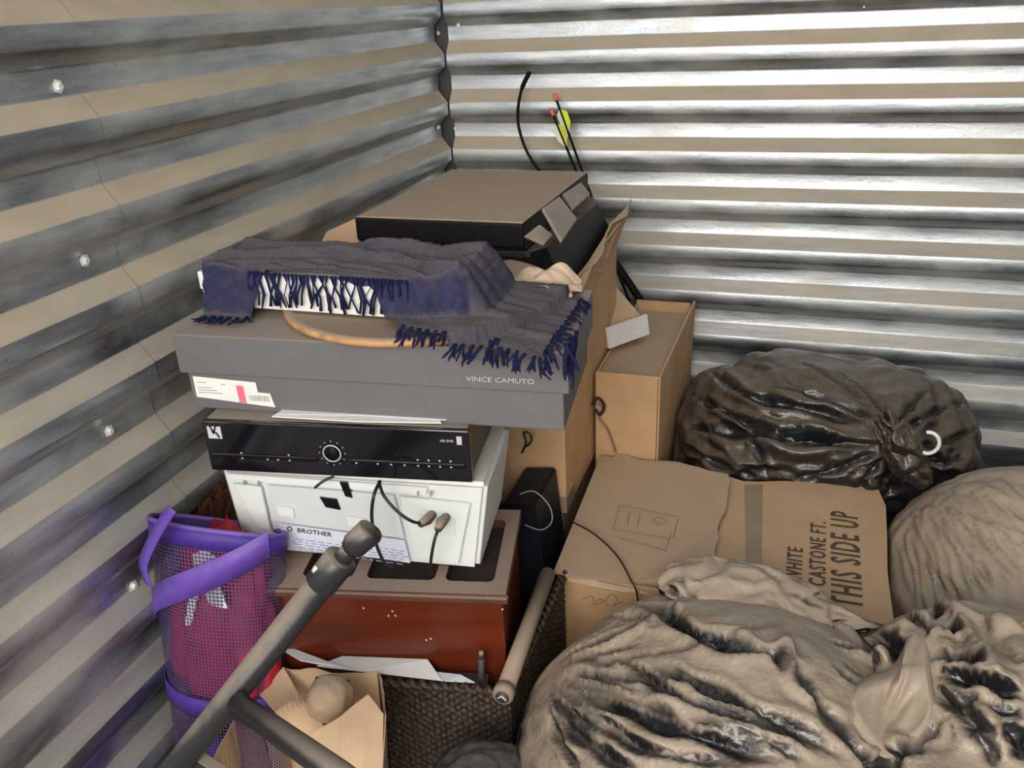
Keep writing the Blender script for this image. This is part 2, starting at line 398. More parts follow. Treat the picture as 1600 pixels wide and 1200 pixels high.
def bag_mesh(cen, rad, K, amp, reach, seed, sub=6, square=.85, freqs=((7, .5), (13, .35), (23, .2)), neck=.35, clamp=None, lump=.06, deform=None, calm=0.0):
    bm = bmesh.new(); bmesh.ops.create_icosphere(bm, subdivisions=sub, radius=1)
    K = Vector(K).normalized(); a = K.orthogonal().normalized(); b_ = K.cross(a); sd = Vector((seed * 3.1, seed, 0))
    cen = Vector(cen)
    for v in bm.verts:
        d = v.co.normalized(); th = d.angle(K); ph = math.atan2(d.dot(b_), d.dot(a))
        q = Vector([math.copysign(abs(x) ** square, x) for x in d])
        r = 1 + lump * noise.noise(d * 2 + sd) + .4 * lump * noise.noise(d * 5 + sd) + .004 * noise.noise(d * 30 + sd)
        w0 = 3.0 * noise.noise(d * 1.3 + sd)
        fold = sum((1 - 2 * math.sqrt(math.sin(ph * k * .5 + seed * k + w0 * (1 + k * .04)) ** 2 + .035)) * w for k, w in freqs)
        r += amp * fold * math.exp(-th * reach) * min(1, th / .2) * (1 - calm * max(0, min(1, (d.z + .1) / .7)))
        p = q * r
        if neck and th < neck: p += K * (neck - th) * .8; p -= (p - K * p.dot(K)) * (neck - th) * 1.2
        p = Vector((p.x * rad[0], p.y * rad[1], p.z * rad[2]))
        if deform: p = deform(p)
        p += cen
        p.z = max(p.z, FLOOR + .004)
        if clamp: p = clamp(p)
        v.co = p
    me = bpy.data.meshes.new('bag'); bm.to_mesh(me); bm.free(); return me

# rear bag by the back wall
rear = thing('trash_bag', 'shiny black-brown tied trash bag against the back wall, white drawstring loop at its knot', 'trash bag', (.98, -.33, FLOOR), 'trash bags heaped in the unit')
def cl(p):
    p.y = min(p.y, -.035); p.x = max(p.x, .668)
    if p.z < .76: p.y = max(p.y, -.560)
    if p.x > 1.08: p.y = max(p.y, -.50)
    return p
o = link_mesh('bag', bag_mesh((.975, -.33, .585), (.335, .275, .285), (.42, -.80, .10), .085, .6, 1, square=.78, freqs=((5, .35), (9, .4), (17, .3)), clamp=cl), 'bag_rear', rear)
relax(o, 12, -.06); REAR = o
KN = px(1392, 680, Y=-.66)
def tuft(cen, r, seed, sc): 
    return bag_mesh(cen, (sc[0], sc[1], sc[2]), (-.6, .2, .8), .35, .4, seed, sub=5, freqs=((5, .5), (9, .4)), neck=0)
o = link_mesh('knotted_neck', bag_mesh(px(1412, 705, Y=-.655), (.034, .04, .062), (-.5, .2, .8), .3, .4, 5, sub=5, freqs=((5, .5), (9, .4)), neck=0,
        deform=lambda p: Vector((p.x - p.z * .55, p.y, p.z))), 'bag_rear', rear)
relax(o, 10, -.12)
rc = px(1450, 692, Y=-.665); e1 = Vector((1, -.1, 0)).normalized(); e2 = Vector((0, -.15, 1)).normalized()
mtube('drawstring_loop', 'paper_white', rear, [rc + e1 * .017 * math.cos(a_) + e2 * .022 * math.sin(a_) for a_ in np.linspace(-1.9, 1.9, 20)], .0033, 8)

# tan bag at the right
tanb = thing('trash_bag', 'smooth rounded tan trash bag between the large printed box and the steel side wall', 'trash bag', (1.26, -.72, FLOOR), 'trash bags heaped in the unit')
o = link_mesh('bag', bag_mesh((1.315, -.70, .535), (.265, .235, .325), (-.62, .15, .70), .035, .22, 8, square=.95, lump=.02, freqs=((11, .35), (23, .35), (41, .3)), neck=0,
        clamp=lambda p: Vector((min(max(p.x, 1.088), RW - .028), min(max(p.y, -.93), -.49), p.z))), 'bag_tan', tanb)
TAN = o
for p_ in o.data.polygons: p_.use_smooth = True

# big front bag
fr = thing('trash_bag', 'large dusty black trash bag with long folds, its bunched top against the printed box', 'trash bag', (.90, -1.29, FLOOR), 'trash bags heaped in the unit')
def frdef(p): return Vector((p.x, p.y, p.z - .22 * max(0, p.x) ))
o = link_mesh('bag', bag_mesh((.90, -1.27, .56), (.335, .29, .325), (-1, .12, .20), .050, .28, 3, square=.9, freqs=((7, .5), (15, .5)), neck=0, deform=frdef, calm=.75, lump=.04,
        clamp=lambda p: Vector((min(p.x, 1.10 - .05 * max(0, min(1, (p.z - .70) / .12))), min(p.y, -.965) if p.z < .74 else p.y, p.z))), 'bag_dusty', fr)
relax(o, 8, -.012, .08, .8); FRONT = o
# bunched top of the front bag
o = link_mesh('bunched_top', bag_mesh(px(1172, 940, Y=-1.09) , (.125, .065, .036), (1, .1, .05), .18, .5, 11, sub=5, square=.9, freqs=((4, .5), (9, .4)), neck=.5,
        deform=lambda p: Vector((p.x, p.y, p.z + .10 * p.y - .10 * p.x))), 'bag_dusty', fr)
relax(o, 12, -.10); BUNCH = o

# right front bag
rb = thing('trash_bag', 'crumpled dusty trash bag with slack black folds and a hanging leaf-shaped flap', 'trash bag', (1.24, -1.18, FLOOR), 'trash bags heaped in the unit')
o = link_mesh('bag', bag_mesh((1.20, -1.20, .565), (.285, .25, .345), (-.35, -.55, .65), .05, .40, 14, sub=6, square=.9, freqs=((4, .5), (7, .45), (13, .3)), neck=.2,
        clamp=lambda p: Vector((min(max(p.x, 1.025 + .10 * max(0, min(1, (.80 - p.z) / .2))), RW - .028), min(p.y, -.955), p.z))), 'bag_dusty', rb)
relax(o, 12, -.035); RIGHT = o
# its loose leaf-shaped flap
# dark soft bag at the bottom edge
db = thing('duffel_bag', 'dark grey soft fabric bag at the bottom edge in front of the basket', 'bag', (.60, -1.40, FLOOR))
o = link_mesh('bag', bag_mesh(px(757, 1245, Y=-1.38), (.075, .07, .055), (1, 0, .3), .05, .5, 21, sub=5, lump=.03, neck=0), 'bag_dark', db)
dbz = wloc(db)
relax(o, 8, -.05)
mbox('base', 'bag_dark', db, Matrix.Identity(4), .555, .685, -1.44, -1.33, FLOOR, .57, bev=.02, smooth=True)

# rust-brown fur cushion behind the hamper
fc = link_mesh('fur_cushion', bag_mesh(px(258, 792, Y=-1.12), (.105, .07, .052), (1, 0, 0), .05, .5, 31, sub=5, lump=.15, neck=0,
        clamp=lambda p: Vector((max(p.x, .028), p.y, p.z))), 'fur')
tag(fc, 'rust-brown furry cushion squeezed between the hamper and the corrugated wall', 'cushion')
relax(fc, 8, -.1)

# ------------------------------------------------------------------ open brown carton and the thing stack behind
def carton(name, label, x0, x1, y0, y1, z0, z1, mat, group='cardboard boxes', rot=0, th=.004, bev=.003):
    t_ = thing(name, label, 'box', ((x0 + x1) / 2, (y0 + y1) / 2, z0), group)
    bm = bmesh.new(); boxm(bm, Matrix.Identity(4), x0, x1, y0, y1, z0, z1 - th, bev=bev); 
    obj('body', bm, mat, t_); return t_
# scanner carton (A) standing on an older carton
low = carton('cardboard_box', 'dark lower cardboard box under the taller carton, mostly hidden behind the white printer', .045, .505, -.74, -.30, FLOOR, .70, 'card_dark')
ca = thing('cardboard_box', 'tall tan cardboard box under the flat black scanner, its top flaps torn and bent', 'box', (.28, -.52, .70), 'cardboard boxes')
mbox('body', 'card', ca, Matrix.Identity(4), .03, .515, -.755, -.31, .7005, 1.135, bev=.003)
bm = bmesh.new()
hexa(bm, [(.505, -.755, 1.12), (.517, -.755, 1.12), (.517, -.31, 1.12), (.505, -.31, 1.12)], [(.530, -.74, 1.155), (.534, -.74, 1.155), (.548, -.33, 1.185), (.544, -.33, 1.185)])
obj('flap', bm, 'card_dusty', ca)
bm = bmesh.new(); panel(bm, ragged((.538, -.77, 1.10), (.520, -.31, 1.11), 9, .006, 3) + ragged((.545, -.30, 1.20), (.54, -.74, 1.15), 9, .012, 4), .004); obj('flap', bm, 'card_dusty', ca)
bm = bmesh.new(); panel(bm, ragged((.30, -.755, 1.137), (.50, -.77, 1.137), 7, .004, 5) + ragged((.53, -.87, 1.20), (.36, -.86, 1.20), 9, .010, 6, (0, 0, .004)), .003); obj('flap', bm, 'torn', ca)
bm = bmesh.new(); panel(bm, [(.03, -.70, 1.135), (.03, -.33, 1.135), (.075, -.33, 1.18), (.07, -.70, 1.175)], .004); obj('flap', bm, 'card_dusty', ca)
bm = bmesh.new(); panel(bm, [px(495, 392, Y=-.72), px(512, 362, Y=-.70), px(556, 342, Y=-.68), px(566, 400, Y=-.70)], .004); obj('flap', bm, 'card_dusty', ca)
mbox('tape', 'tape', ca, Matrix.Identity(4), .455, .5165, -.7565, -.70, .7, .735)
# crumpled kraft paper spilling at the right end of the scarf
kp = thing('kraft_paper', 'crumpled light brown packing paper poking out between the navy scarf and the torn box flap', 'paper', (.52, -.93, 1.198))
bm = bmesh.new(); bmesh.ops.create_grid(bm, x_segments=26, y_segments=20, size=1)
for v in bm.verts:
    x, y = v.co.x, v.co.y
    h = .030 * abs(noise.noise(Vector((x * 1.1, y * 1.1, 4)))) + .006 * abs(noise.noise(Vector((x * 3, y * 3, 1)))) + .016 * max(0, 1 - abs(x))
    v.co = Vector((.525 + x * .062 + .008 * noise.noise(Vector((y * 2, 0, 0))), -.93 + y * .055, 1.198 + h))
obj('sheet', bm, 'torn', kp, False)

# flat black scanner
S0, S1 = px(558, 337, Z=1.272), px(828, 347, Z=1.272)
fm = frame3((S0.x, S0.y, 0), (S1 - S0).to_3d() * 1.0)
fm = frame3((S0.x, S0.y, 0), Vector((S1.x - S0.x, S1.y - S0.y, 0)))
W = (S1 - S0).length; D = .43
sc_ = thing('flatbed_scanner', 'flat black scanner with a tan dusty lid, on top of the tall carton', 'scanner', (S0.x + W / 2, S0.y + D / 2, 1.137))
mbox('body', 'black_plastic', sc_, fm, .004, W, .0, D, 1.1375, 1.222, bev=.008, smooth=False)
lid = mbox('lid', 'lid_dusty', sc_, fm, -.004, W - .01, -.006, D, 1.228, 1.272, bev=.006)
mbox('hinge_strip', 'black_plastic', sc_, fm, .012, W - .01, .006, D - .01, 1.221, 1.2285)
bm = bmesh.new(); hexa(bm, [fm @ Vector(p) for p in ((W - .002, 0, 1.14), (W + .040, .05, 1.15), (W + .055, D - .05, 1.15), (W - .002, D, 1.14))],
     [fm @ Vector(p) for p in ((W - .002, 0, 1.222), (W + .012, .05, 1.218), (W + .02, D - .05, 1.218), (W - .002, D, 1.222))])
obj('side_panel', bm, 'black_plastic', sc_)
def tab(pts, lift): 
    bm_ = bmesh.new(); panel(bm_, pts, .006); bmesh.ops.bevel(bm_, geom=bm_.edges[:], offset=.0015, segments=1, affect='EDGES'); obj('dusty_tab', bm_, 'dusty_tab', sc_)
tab([px(x, y, Z=z_) for x, y, z_ in ((875, 381, 1.245), (845, 329, 1.28), (871, 310, 1.28), (899, 346, 1.245))], 0)
tab([px(x, y, Z=1.262) for x, y in ((894, 331), (878, 308), (908, 289), (922, 306))], 0)
tab([px(x, y, Z=z_) for x, y, z_ in ((847, 385, 1.235), (817, 371, 1.255), (840, 353, 1.262), (861, 369, 1.242))], 0)

# bow and arrows leaning in the corner
bow = thing('recurve_bow', 'slim black archery bow limb leaning on the back wall behind the scanner', 'bow', px(1015, 492, Y=-.09))
pts = spline([px(*q, Y=-.062) for q in ((828, 112), (815, 140), (809, 178), (814, 212), (832, 252))] + [px(*q, Y=-.07) for q in ((880, 315), (930, 375), (962, 412), (1016, 492))], 8)
n_ = len(pts)
mtube('limb', 'black_plastic', bow, pts[:n_ // 2 + 4], [.0055 if i < 8 else .0038 for i in range(n_ // 2 + 4)], 8)
mtube('grip', 'black_plastic', bow, pts[n_ // 2 + 3:], [.004 + .006 * min(1, i / 20) for i in range(n_ - n_ // 2 - 3)], 8)
for i, (a, b_, lab) in enumerate((((868, 152), (938, 345), 'black arrow with an orange nock, the taller of the two leaning on the back wall'),
                                  ((863, 176), (932, 345), 'black arrow with a salmon nock, the shorter of the two on the back wall'))):
    A = px(*a, Y=-.055 - .012 * i); B = px(*b_, Y=-.10 - .012 * i)
    d = (B - A).normalized(); E = A + d * .62
    ar = thing('arrow', lab, 'arrow', E, 'arrows in the corner')
    mtube('shaft', 'black_plastic', ar, [A, E], .0032, 8); mtube('nock', 'orange', ar, [A - d * .010, A + d * .008], [.0045, .0055], 8)
    u = d.cross(Vector((0, 1, 0))).normalized()
    for k, (ang, mt) in enumerate(((0, 'yellow'), (2.1, 'white_vane'), (4.2, 'yellow'))):
        w = Matrix.Rotation(ang + .3 * i, 3, d) @ u
        bm = bmesh.new(); s0 = A + d * (.028)
        panel(bm, [s0, s0 + d * .012 + w * .015, s0 + d * .038 + w * .014, s0 + d * .062], .0012); obj('vane', bm, mt, ar)

# ------------------------------------------------------------------ grey shoe box with lid
G0 = px(268, 524, Z=1.195); G1 = px(888, 548, Z=1.195)
G0.x = max(G0.x, .028); gd = Vector((G1.x - G0.x, G1.y - G0.y, 0)); GW = gd.length
gm = frame3((G0.x, G0.y, 0), gd); GD = .25
gb = thing('boot_box', 'long dark grey lidded boot box with a white barcode sticker, lying across the receiver', 'box', (G0.x + GW / 2, G0.y + .13, 1.083))
def gtilt(x): return -.012 * max(0, (x - .3)) / .3
bm = bmesh.new(); boxm(bm, gm, .008, GW - .008, .006, GD - .006, 1.0817, 1.1742, bev=.0025); base = obj('base', bm, 'grey_box', gb)
bm = bmesh.new(); boxm(bm, gm, 0, GW, 0, GD, 1.1382, 1.1962, bev=.002); lid = obj('lid', bm, 'grey_box', gb)
for o_ in (base, lid):   # the stack sags a little to the right
    for v in o_.data.vertices: v.co.z -= .010 * max(0, (v.co.x + .1)) / .3 * .3
bm = bmesh.new()
fy = -.0012
L = [(.016, 1.1322), (.112, 1.1272), (.113, 1.1122), (.131, 1.1112), (.136, 1.0902), (.016, 1.1002)]
def gp(x, z, y): return gm @ Vector((x, y, z))
bm = bmesh.new(); panel(bm, [gp(x, z, .0052) for x, z in L], .0008)
st = obj('sticker', bm, 'paper_white', gb); st['label'] = 'white barcode sticker with a pink stripe'
bm = bmesh.new(); panel(bm, [gp(x, z, .0046) for x, z in ((.081, 1.1212), (.092, 1.1207), (.093, 1.0942), (.082, 1.0952))], .0005); obj('stripe', bm, 'pink', st)
bm = bmesh.new(); rnd = random.Random(4); x = .098
while x < .128:
    w = rnd.choice((.0006, .0012, .0018)); panel(bm, [gp(x, 1.1072, .0046), gp(x + w, 1.1072, .0046), gp(x + w, 1.0982, .0046), gp(x, 1.0987, .0046)], .0004); x += w + rnd.choice((.0008, .0014))
obj('barcode', bm, 'ink_grey', st)
bm = bmesh.new()
for z_, x1 in ((1.1242, .034), (1.1162, .040), (1.1122, .050), (1.1082, .058), (1.1222, .064)):
    xs = .021 if x1 < .06 else .058
    while xs < x1: panel(bm, [gp(xs, z_, .0046), gp(xs + .003, z_, .0046), gp(xs + .003, z_ - .0014, .0046), gp(xs, z_ - .0014, .0046)], .0004); xs += .0037
obj('printed_lines', bm, 'ink_grey', st)
text('lettering', 'VINCE CAMUTO', 'silver_print', gb, Matrix.Translation((0, 0, -.006)) @ gm @ Matrix.Translation((GW - .135, -.0006, 1.1532)) @ Matrix.Rotation(PI / 2, 4, 'X'), .0098, 1.25)
bm = bmesh.new(); boxm(bm, gm, -.0005, .004, .01, .03, 1.1442, 1.1742); obj('red_tag', bm, 'rust_red', gb)

# wooden disc, white box and scarf on it
wd_ = thing('round_board', 'round wooden board with a dusty top, its rim overhanging the grey boot box', 'board', (.365, -.985, 1.196))
bm = bmesh.new(); rings = []
for r_, z_ in ((.0, 1.1965), (.198, 1.1965), (.203, 1.1985), (.2045, 1.203), (.202, 1.207), (.195, 1.2085), (.190, 1.206), (0, 1.206)):
    rings.append([bm.verts.new((.365 + max(r_, .001) * math.cos(k * PI / 48), -.985 + max(r_, .001) * math.sin(k * PI / 48), z_)) for k in range(96)])
for i in range(len(rings) - 1):
    for k in range(96): bm.faces.new((rings[i][k], rings[i][(k + 1) % 96], rings[i + 1][(k + 1) % 96], rings[i + 1][k]))
obj('board', bm, 'wood_disc', wd_, True)
wb = thing('white_box', 'flat white box under the navy scarf, its left corner and front showing', 'box', (.28, -1.04, 1.2095))
WB0 = px(318, 476, Z=1.21); WB1 = px(600, 496, Z=1.21); wm = frame3((max(WB0.x, .03), WB0.y, 0), (WB1.x - WB0.x, WB1.y - WB0.y, 0))
mbox('base', 'paper_white', wb, wm, .002, .328, .002, .138, 1.2095, 1.246, bev=.001); mbox('lid', 'paper_white', wb, wm, 0, .33, 0, .14, 1.234, 1.260, bev=.001)

# ------------------------------------------------------------------ scarf (draped cloth)
scarf = thing('fringed_scarf', 'navy blue fringed scarf draped loosely over the flat white box', 'scarf', (.33, -1.04, 1.265))
Winv = wm.inverted()
def support(x, y):
    q = Winv @ Vector((x, y, 0)); z = 1.199
    dx = max(0 - q.x, (q.x - .40) * .8, 0); dy = max(0 - q.y, q.y - .13, 0); d = math.hypot(dx, dy)
    if (x - .365) ** 2 + (y + .985) ** 2 < .218 ** 2: z = 1.2145
    z = max(z, 1.265 - d * (3.6 if dy > 0 else 1.5))
    return z
bm = bmesh.new(); NX, NY = 170, 80; g = []
for i in range(NX + 1):
    row = []
    for j in range(NY + 1):
        u_, v_ = i / NX, j / NY
        X_ = .012 + u_ * .52
        fe = .004 + .030 * math.exp(-((u_ - .10) / .07) ** 2) * 0  # front edge offset in the box frame
        # front reach: the cloth hangs over the box front, less where the white face shows
        reach = .003 + (.012 * noise.noise(Vector((u_ * 6, 2, 0))) if not .15 < u_ < .56 else 0) + (-.004 + .054 * (lambda q: q * q * (3 - 2 * q))(max(0, min(1, (u_ - .50) / .16)))) + .03 * max(0, (u_ - .75) / .25) + (.034 * (lambda q: q * q * (3 - 2 * q))(max(0, min(1, (.21 - u_) / .10))))
        Y_ = -reach + v_ * (.158 + reach)
        Y_ += .012 * noise.noise(Vector((u_ * 5, v_ * 2, 5)))
        q = wm @ Vector((X_, Y_, 0))
        q.x = max(q.x, .026)
        z = support(q.x, q.y)
        fold = abs(noise.noise(Vector((u_ * 3.0, v_ * 7.0 + 1.5 * u_, 2)))) * .009 + abs(noise.noise(Vector((u_ * 7 + 2 * v_, v_ * 9, 7)))) * .009
        fold += .010 * math.exp(-((v_ - .40 - .10 * math.sin(u_ * 5)) / .05) ** 2) + .010 * math.exp(-((v_ - .80 + .07 * math.sin(u_ * 4 + 1)) / .08) ** 2)
        if u_ > .62: fold += .012 * math.exp(-((u_ - .80) / .10) ** 2) * (.4 + .6 * math.sin(v_ * PI))
        edge = min(1, (1 - abs(v_ * 2 - 1)) * 5 + .15)
        hang = min(1, max(0, (z - 1.21) / .04))
        row.append(bm.verts.new((q.x, q.y, z + .0025 + fold * edge * (.35 + .65 * hang))))
    g.append(row)
for i in range(NX):
    for j in range(NY): bm.faces.new((g[i][j], g[i + 1][j], g[i + 1][j + 1], g[i][j + 1]))
front_edge = [g[i][0].co.copy() for i in range(NX + 1)]; right_edge = [g[NX][j].co.copy() for j in range(NY + 1)]
o = obj('cloth', bm, 'scarf', scarf, True); relax(o, 10, -.06, .02, .8)

# ------------------------------------------------------------------ run the cloth now, everything later is rigid
run_sims()

# creases and folds pressed into the relaxed bags
from mathutils.bvhtree import BVHTree
def refine(o_):
    sm = o_.modifiers.new('m', 'SMOOTH'); sm.factor = .5; sm.iterations = 2
    md = o_.modifiers.new('s', 'SUBSURF'); md.levels = md.render_levels = 1
    bpy.context.view_layer.update()
    me_ = bpy.data.meshes.new_from_object(o_.evaluated_get(bpy.context.evaluated_depsgraph_get())); o_.modifiers.clear(); o_.data = me_
    for p_ in me_.polygons: p_.use_smooth = True
def crease(objs, strokes, wob=.003):
    """strokes: (photo points, half width m, height m, clean 0..1); they are laid on the bag surfaces"""
    data = []
    for o_ in objs:
        me_ = o_.data; n_ = len(me_.vertices); co = np.empty(n_ * 3, np.float32); me_.vertices.foreach_get('co', co); co = co.reshape(-1, 3) + np.array(wloc(o_.parent), np.float32)
        no = np.empty(n_ * 3, np.float32); me_.vertices.foreach_get('normal', no); no = no.reshape(-1, 3)
        me_.calc_loop_triangles(); tr = [tuple(t_.vertices) for t_ in me_.loop_triangles]
        data.append([o_, co, no, BVHTree.FromPolygons([tuple(c_) for c_ in co.tolist()], tr), np.zeros(n_), np.zeros(n_)])
    for pts, w, h, bs_ in strokes:
        line = []
        for q in spline([(x, y, 0) for x, y in pts], 12):
            dr = (px(q[0], q[1], Y=0) - EYE).normalized(); best = None
            for d_ in data:
                hit = d_[3].ray_cast(EYE, dr)
                if hit[0] is not None and (best is None or hit[3] < best[1]): best = (hit[0], hit[3])
            if best: line.append(np.array(best[0]))
        if len(line) < 2: continue
        L_ = np.array(line, np.float32); m_ = len(L_)
        for _ in range(10): L_[1:-1] = (L_[:-2] + 2 * L_[1:-1] + L_[2:]) / 4
        for d_ in data:
            co = d_[1]; near = np.where((co > L_.min(0) - 4 * w).all(1) & (co < L_.max(0) + 4 * w).all(1))[0]
            if not len(near): continue
            c_ = co[near]; best = np.full(len(near), 9.0); par = np.zeros(len(near)); side = np.zeros(len(near))
            for i_ in range(m_ - 1):
                a, b_ = L_[i_], L_[i_ + 1]; ab = b_ - a; l2 = max(float(ab @ ab), 1e-9)
                if l2 > .02: continue
                t_ = np.clip(((c_ - a) @ ab) / l2, 0, 1); dist = np.linalg.norm(c_ - a - t_[:, None] * ab, axis=1); k_ = dist < best
                best[k_] = dist[k_]; par[k_] = ((i_ + t_) / (m_ - 1))[k_]
            tp = np.clip(np.minimum(par, 1 - par) * 5 + .12, 0, 1)
            ww = w * (.35 + .65 * tp) * (1 + .35 * np.sin(par * 17 + pts[0][0]))
            prof_ = np.exp(-(best / ww) ** 2); rim_ = np.exp(-((best - 1.7 * ww) / ww) ** 2)
            d_[4][near] += h * tp * (prof_ - .45 * rim_)
            d_[5][near] = np.maximum(d_[5][near], bs_ * np.clip((1.35 * np.exp(-(best / (ww * 1.15)) ** 4)), 0, 1) * tp)
    for o_, co, no, _, dz, bsh in data:
        new = co + no * dz[:, None].astype(np.float32) - np.array(wloc(o_.parent), np.float32)
        o_.data.vertices.foreach_set('co', new.astype(np.float32).ravel()); sm = o_.modifiers.new('m', 'SMOOTH'); sm.factor = .5; sm.iterations = 2; at_ = o_.data.attributes.new('bare_shade', 'FLOAT', 'POINT'); at_.data.foreach_set('value', np.clip(bsh, 0, 1).astype(np.float32)); o_.data.update()
for o_ in (FRONT, RIGHT): refine(o_)
rnd = random.Random(12); FAN = []
for k_ in range(20):
    a_ = math.radians(-32 + 5.2 * k_ + rnd.uniform(-2, 2)); r0_, r1_ = rnd.uniform(25, 60), rnd.uniform(150, 420); bend_ = rnd.uniform(-.10, .12)
    line_ = tuple((838 + (r0_ + (r1_ - r0_) * f_) * math.cos(a_ + bend_ * f_), 1052 + (r0_ + (r1_ - r0_) * f_) * math.sin(a_ + bend_ * f_)) for f_ in (0, .33, .66, 1))
    neg = k_ % 2; FAN.append((line_, rnd.uniform(.0035, .0055), -.0065 if neg else .005, rnd.uniform(.5, .95) if neg else 0))
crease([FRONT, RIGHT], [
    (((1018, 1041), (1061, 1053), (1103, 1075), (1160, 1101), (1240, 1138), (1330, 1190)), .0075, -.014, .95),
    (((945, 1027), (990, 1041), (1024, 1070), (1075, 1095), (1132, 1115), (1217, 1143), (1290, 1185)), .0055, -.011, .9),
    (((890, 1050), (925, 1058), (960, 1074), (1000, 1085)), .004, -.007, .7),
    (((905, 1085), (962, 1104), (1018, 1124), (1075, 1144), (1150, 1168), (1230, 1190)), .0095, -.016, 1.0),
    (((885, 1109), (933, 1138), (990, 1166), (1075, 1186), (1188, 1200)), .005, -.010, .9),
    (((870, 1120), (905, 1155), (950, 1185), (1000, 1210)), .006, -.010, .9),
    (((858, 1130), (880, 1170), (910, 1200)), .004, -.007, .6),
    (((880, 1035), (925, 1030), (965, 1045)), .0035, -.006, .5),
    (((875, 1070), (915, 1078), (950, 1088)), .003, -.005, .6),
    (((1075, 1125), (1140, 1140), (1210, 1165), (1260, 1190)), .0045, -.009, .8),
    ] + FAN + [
    (((960, 942), (1018, 948), (1060, 975), (1110, 1000), (1170, 1012), (1215, 1020), (1231, 1050)), .010, -.016, 1.0),  # black here paints the shadow under the bunched top
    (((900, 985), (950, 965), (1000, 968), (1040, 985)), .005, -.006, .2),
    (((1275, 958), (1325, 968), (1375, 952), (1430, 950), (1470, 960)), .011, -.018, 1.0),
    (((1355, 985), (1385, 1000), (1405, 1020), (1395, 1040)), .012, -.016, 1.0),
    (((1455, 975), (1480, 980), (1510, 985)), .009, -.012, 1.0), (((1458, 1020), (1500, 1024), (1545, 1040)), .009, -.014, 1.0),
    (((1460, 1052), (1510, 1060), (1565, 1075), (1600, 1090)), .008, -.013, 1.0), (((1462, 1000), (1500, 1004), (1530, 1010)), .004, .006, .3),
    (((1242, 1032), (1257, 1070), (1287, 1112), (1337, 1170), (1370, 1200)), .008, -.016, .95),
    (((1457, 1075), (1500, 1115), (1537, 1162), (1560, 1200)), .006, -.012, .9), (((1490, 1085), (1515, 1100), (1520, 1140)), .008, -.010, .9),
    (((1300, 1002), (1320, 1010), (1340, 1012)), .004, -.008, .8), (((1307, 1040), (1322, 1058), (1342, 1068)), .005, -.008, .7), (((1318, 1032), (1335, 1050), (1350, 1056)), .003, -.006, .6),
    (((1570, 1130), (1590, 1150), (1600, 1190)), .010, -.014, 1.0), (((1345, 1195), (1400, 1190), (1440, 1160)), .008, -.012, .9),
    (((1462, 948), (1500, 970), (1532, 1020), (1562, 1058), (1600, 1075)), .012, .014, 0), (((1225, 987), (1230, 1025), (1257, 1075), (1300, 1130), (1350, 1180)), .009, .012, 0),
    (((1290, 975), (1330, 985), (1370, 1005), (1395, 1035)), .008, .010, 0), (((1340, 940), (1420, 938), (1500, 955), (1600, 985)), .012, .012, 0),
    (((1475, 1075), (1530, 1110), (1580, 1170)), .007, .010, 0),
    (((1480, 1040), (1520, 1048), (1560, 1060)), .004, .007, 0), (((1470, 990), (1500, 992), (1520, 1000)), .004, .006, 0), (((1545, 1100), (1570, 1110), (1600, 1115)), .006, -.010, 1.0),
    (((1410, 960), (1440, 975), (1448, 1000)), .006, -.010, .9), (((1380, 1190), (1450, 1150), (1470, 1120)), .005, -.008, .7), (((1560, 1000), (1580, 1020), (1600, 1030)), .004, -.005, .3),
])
refine(REAR); refine(TAN)
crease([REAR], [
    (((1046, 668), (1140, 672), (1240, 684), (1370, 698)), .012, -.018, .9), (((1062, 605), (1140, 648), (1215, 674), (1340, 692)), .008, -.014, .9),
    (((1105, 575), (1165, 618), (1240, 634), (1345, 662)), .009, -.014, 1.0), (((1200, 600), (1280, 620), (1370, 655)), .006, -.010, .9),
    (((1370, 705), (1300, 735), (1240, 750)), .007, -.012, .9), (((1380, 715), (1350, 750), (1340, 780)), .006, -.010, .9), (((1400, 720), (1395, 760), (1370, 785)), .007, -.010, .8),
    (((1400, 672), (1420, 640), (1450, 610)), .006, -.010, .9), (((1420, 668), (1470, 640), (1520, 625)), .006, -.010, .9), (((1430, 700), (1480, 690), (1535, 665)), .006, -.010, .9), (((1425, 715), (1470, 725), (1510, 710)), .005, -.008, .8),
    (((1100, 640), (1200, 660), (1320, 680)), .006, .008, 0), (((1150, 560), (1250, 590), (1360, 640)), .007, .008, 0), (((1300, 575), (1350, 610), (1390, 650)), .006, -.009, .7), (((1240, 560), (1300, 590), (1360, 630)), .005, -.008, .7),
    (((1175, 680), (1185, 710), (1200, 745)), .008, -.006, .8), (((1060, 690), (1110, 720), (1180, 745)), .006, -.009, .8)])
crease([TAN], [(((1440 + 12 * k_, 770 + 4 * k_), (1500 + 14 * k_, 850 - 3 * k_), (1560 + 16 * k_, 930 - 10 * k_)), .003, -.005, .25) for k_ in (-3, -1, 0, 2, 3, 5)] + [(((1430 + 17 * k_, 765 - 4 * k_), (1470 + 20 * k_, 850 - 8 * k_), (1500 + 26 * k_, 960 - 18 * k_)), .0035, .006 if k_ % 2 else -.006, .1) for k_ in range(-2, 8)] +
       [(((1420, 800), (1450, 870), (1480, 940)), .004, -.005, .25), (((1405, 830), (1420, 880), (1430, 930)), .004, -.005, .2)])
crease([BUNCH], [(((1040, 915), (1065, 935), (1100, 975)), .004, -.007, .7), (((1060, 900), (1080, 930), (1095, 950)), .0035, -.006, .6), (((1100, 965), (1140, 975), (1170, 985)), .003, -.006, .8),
      (((1230, 925), (1260, 940), (1290, 950)), .003, -.006, .8), (((1120, 900), (1180, 915), (1240, 905)), .006, .005, 0)])

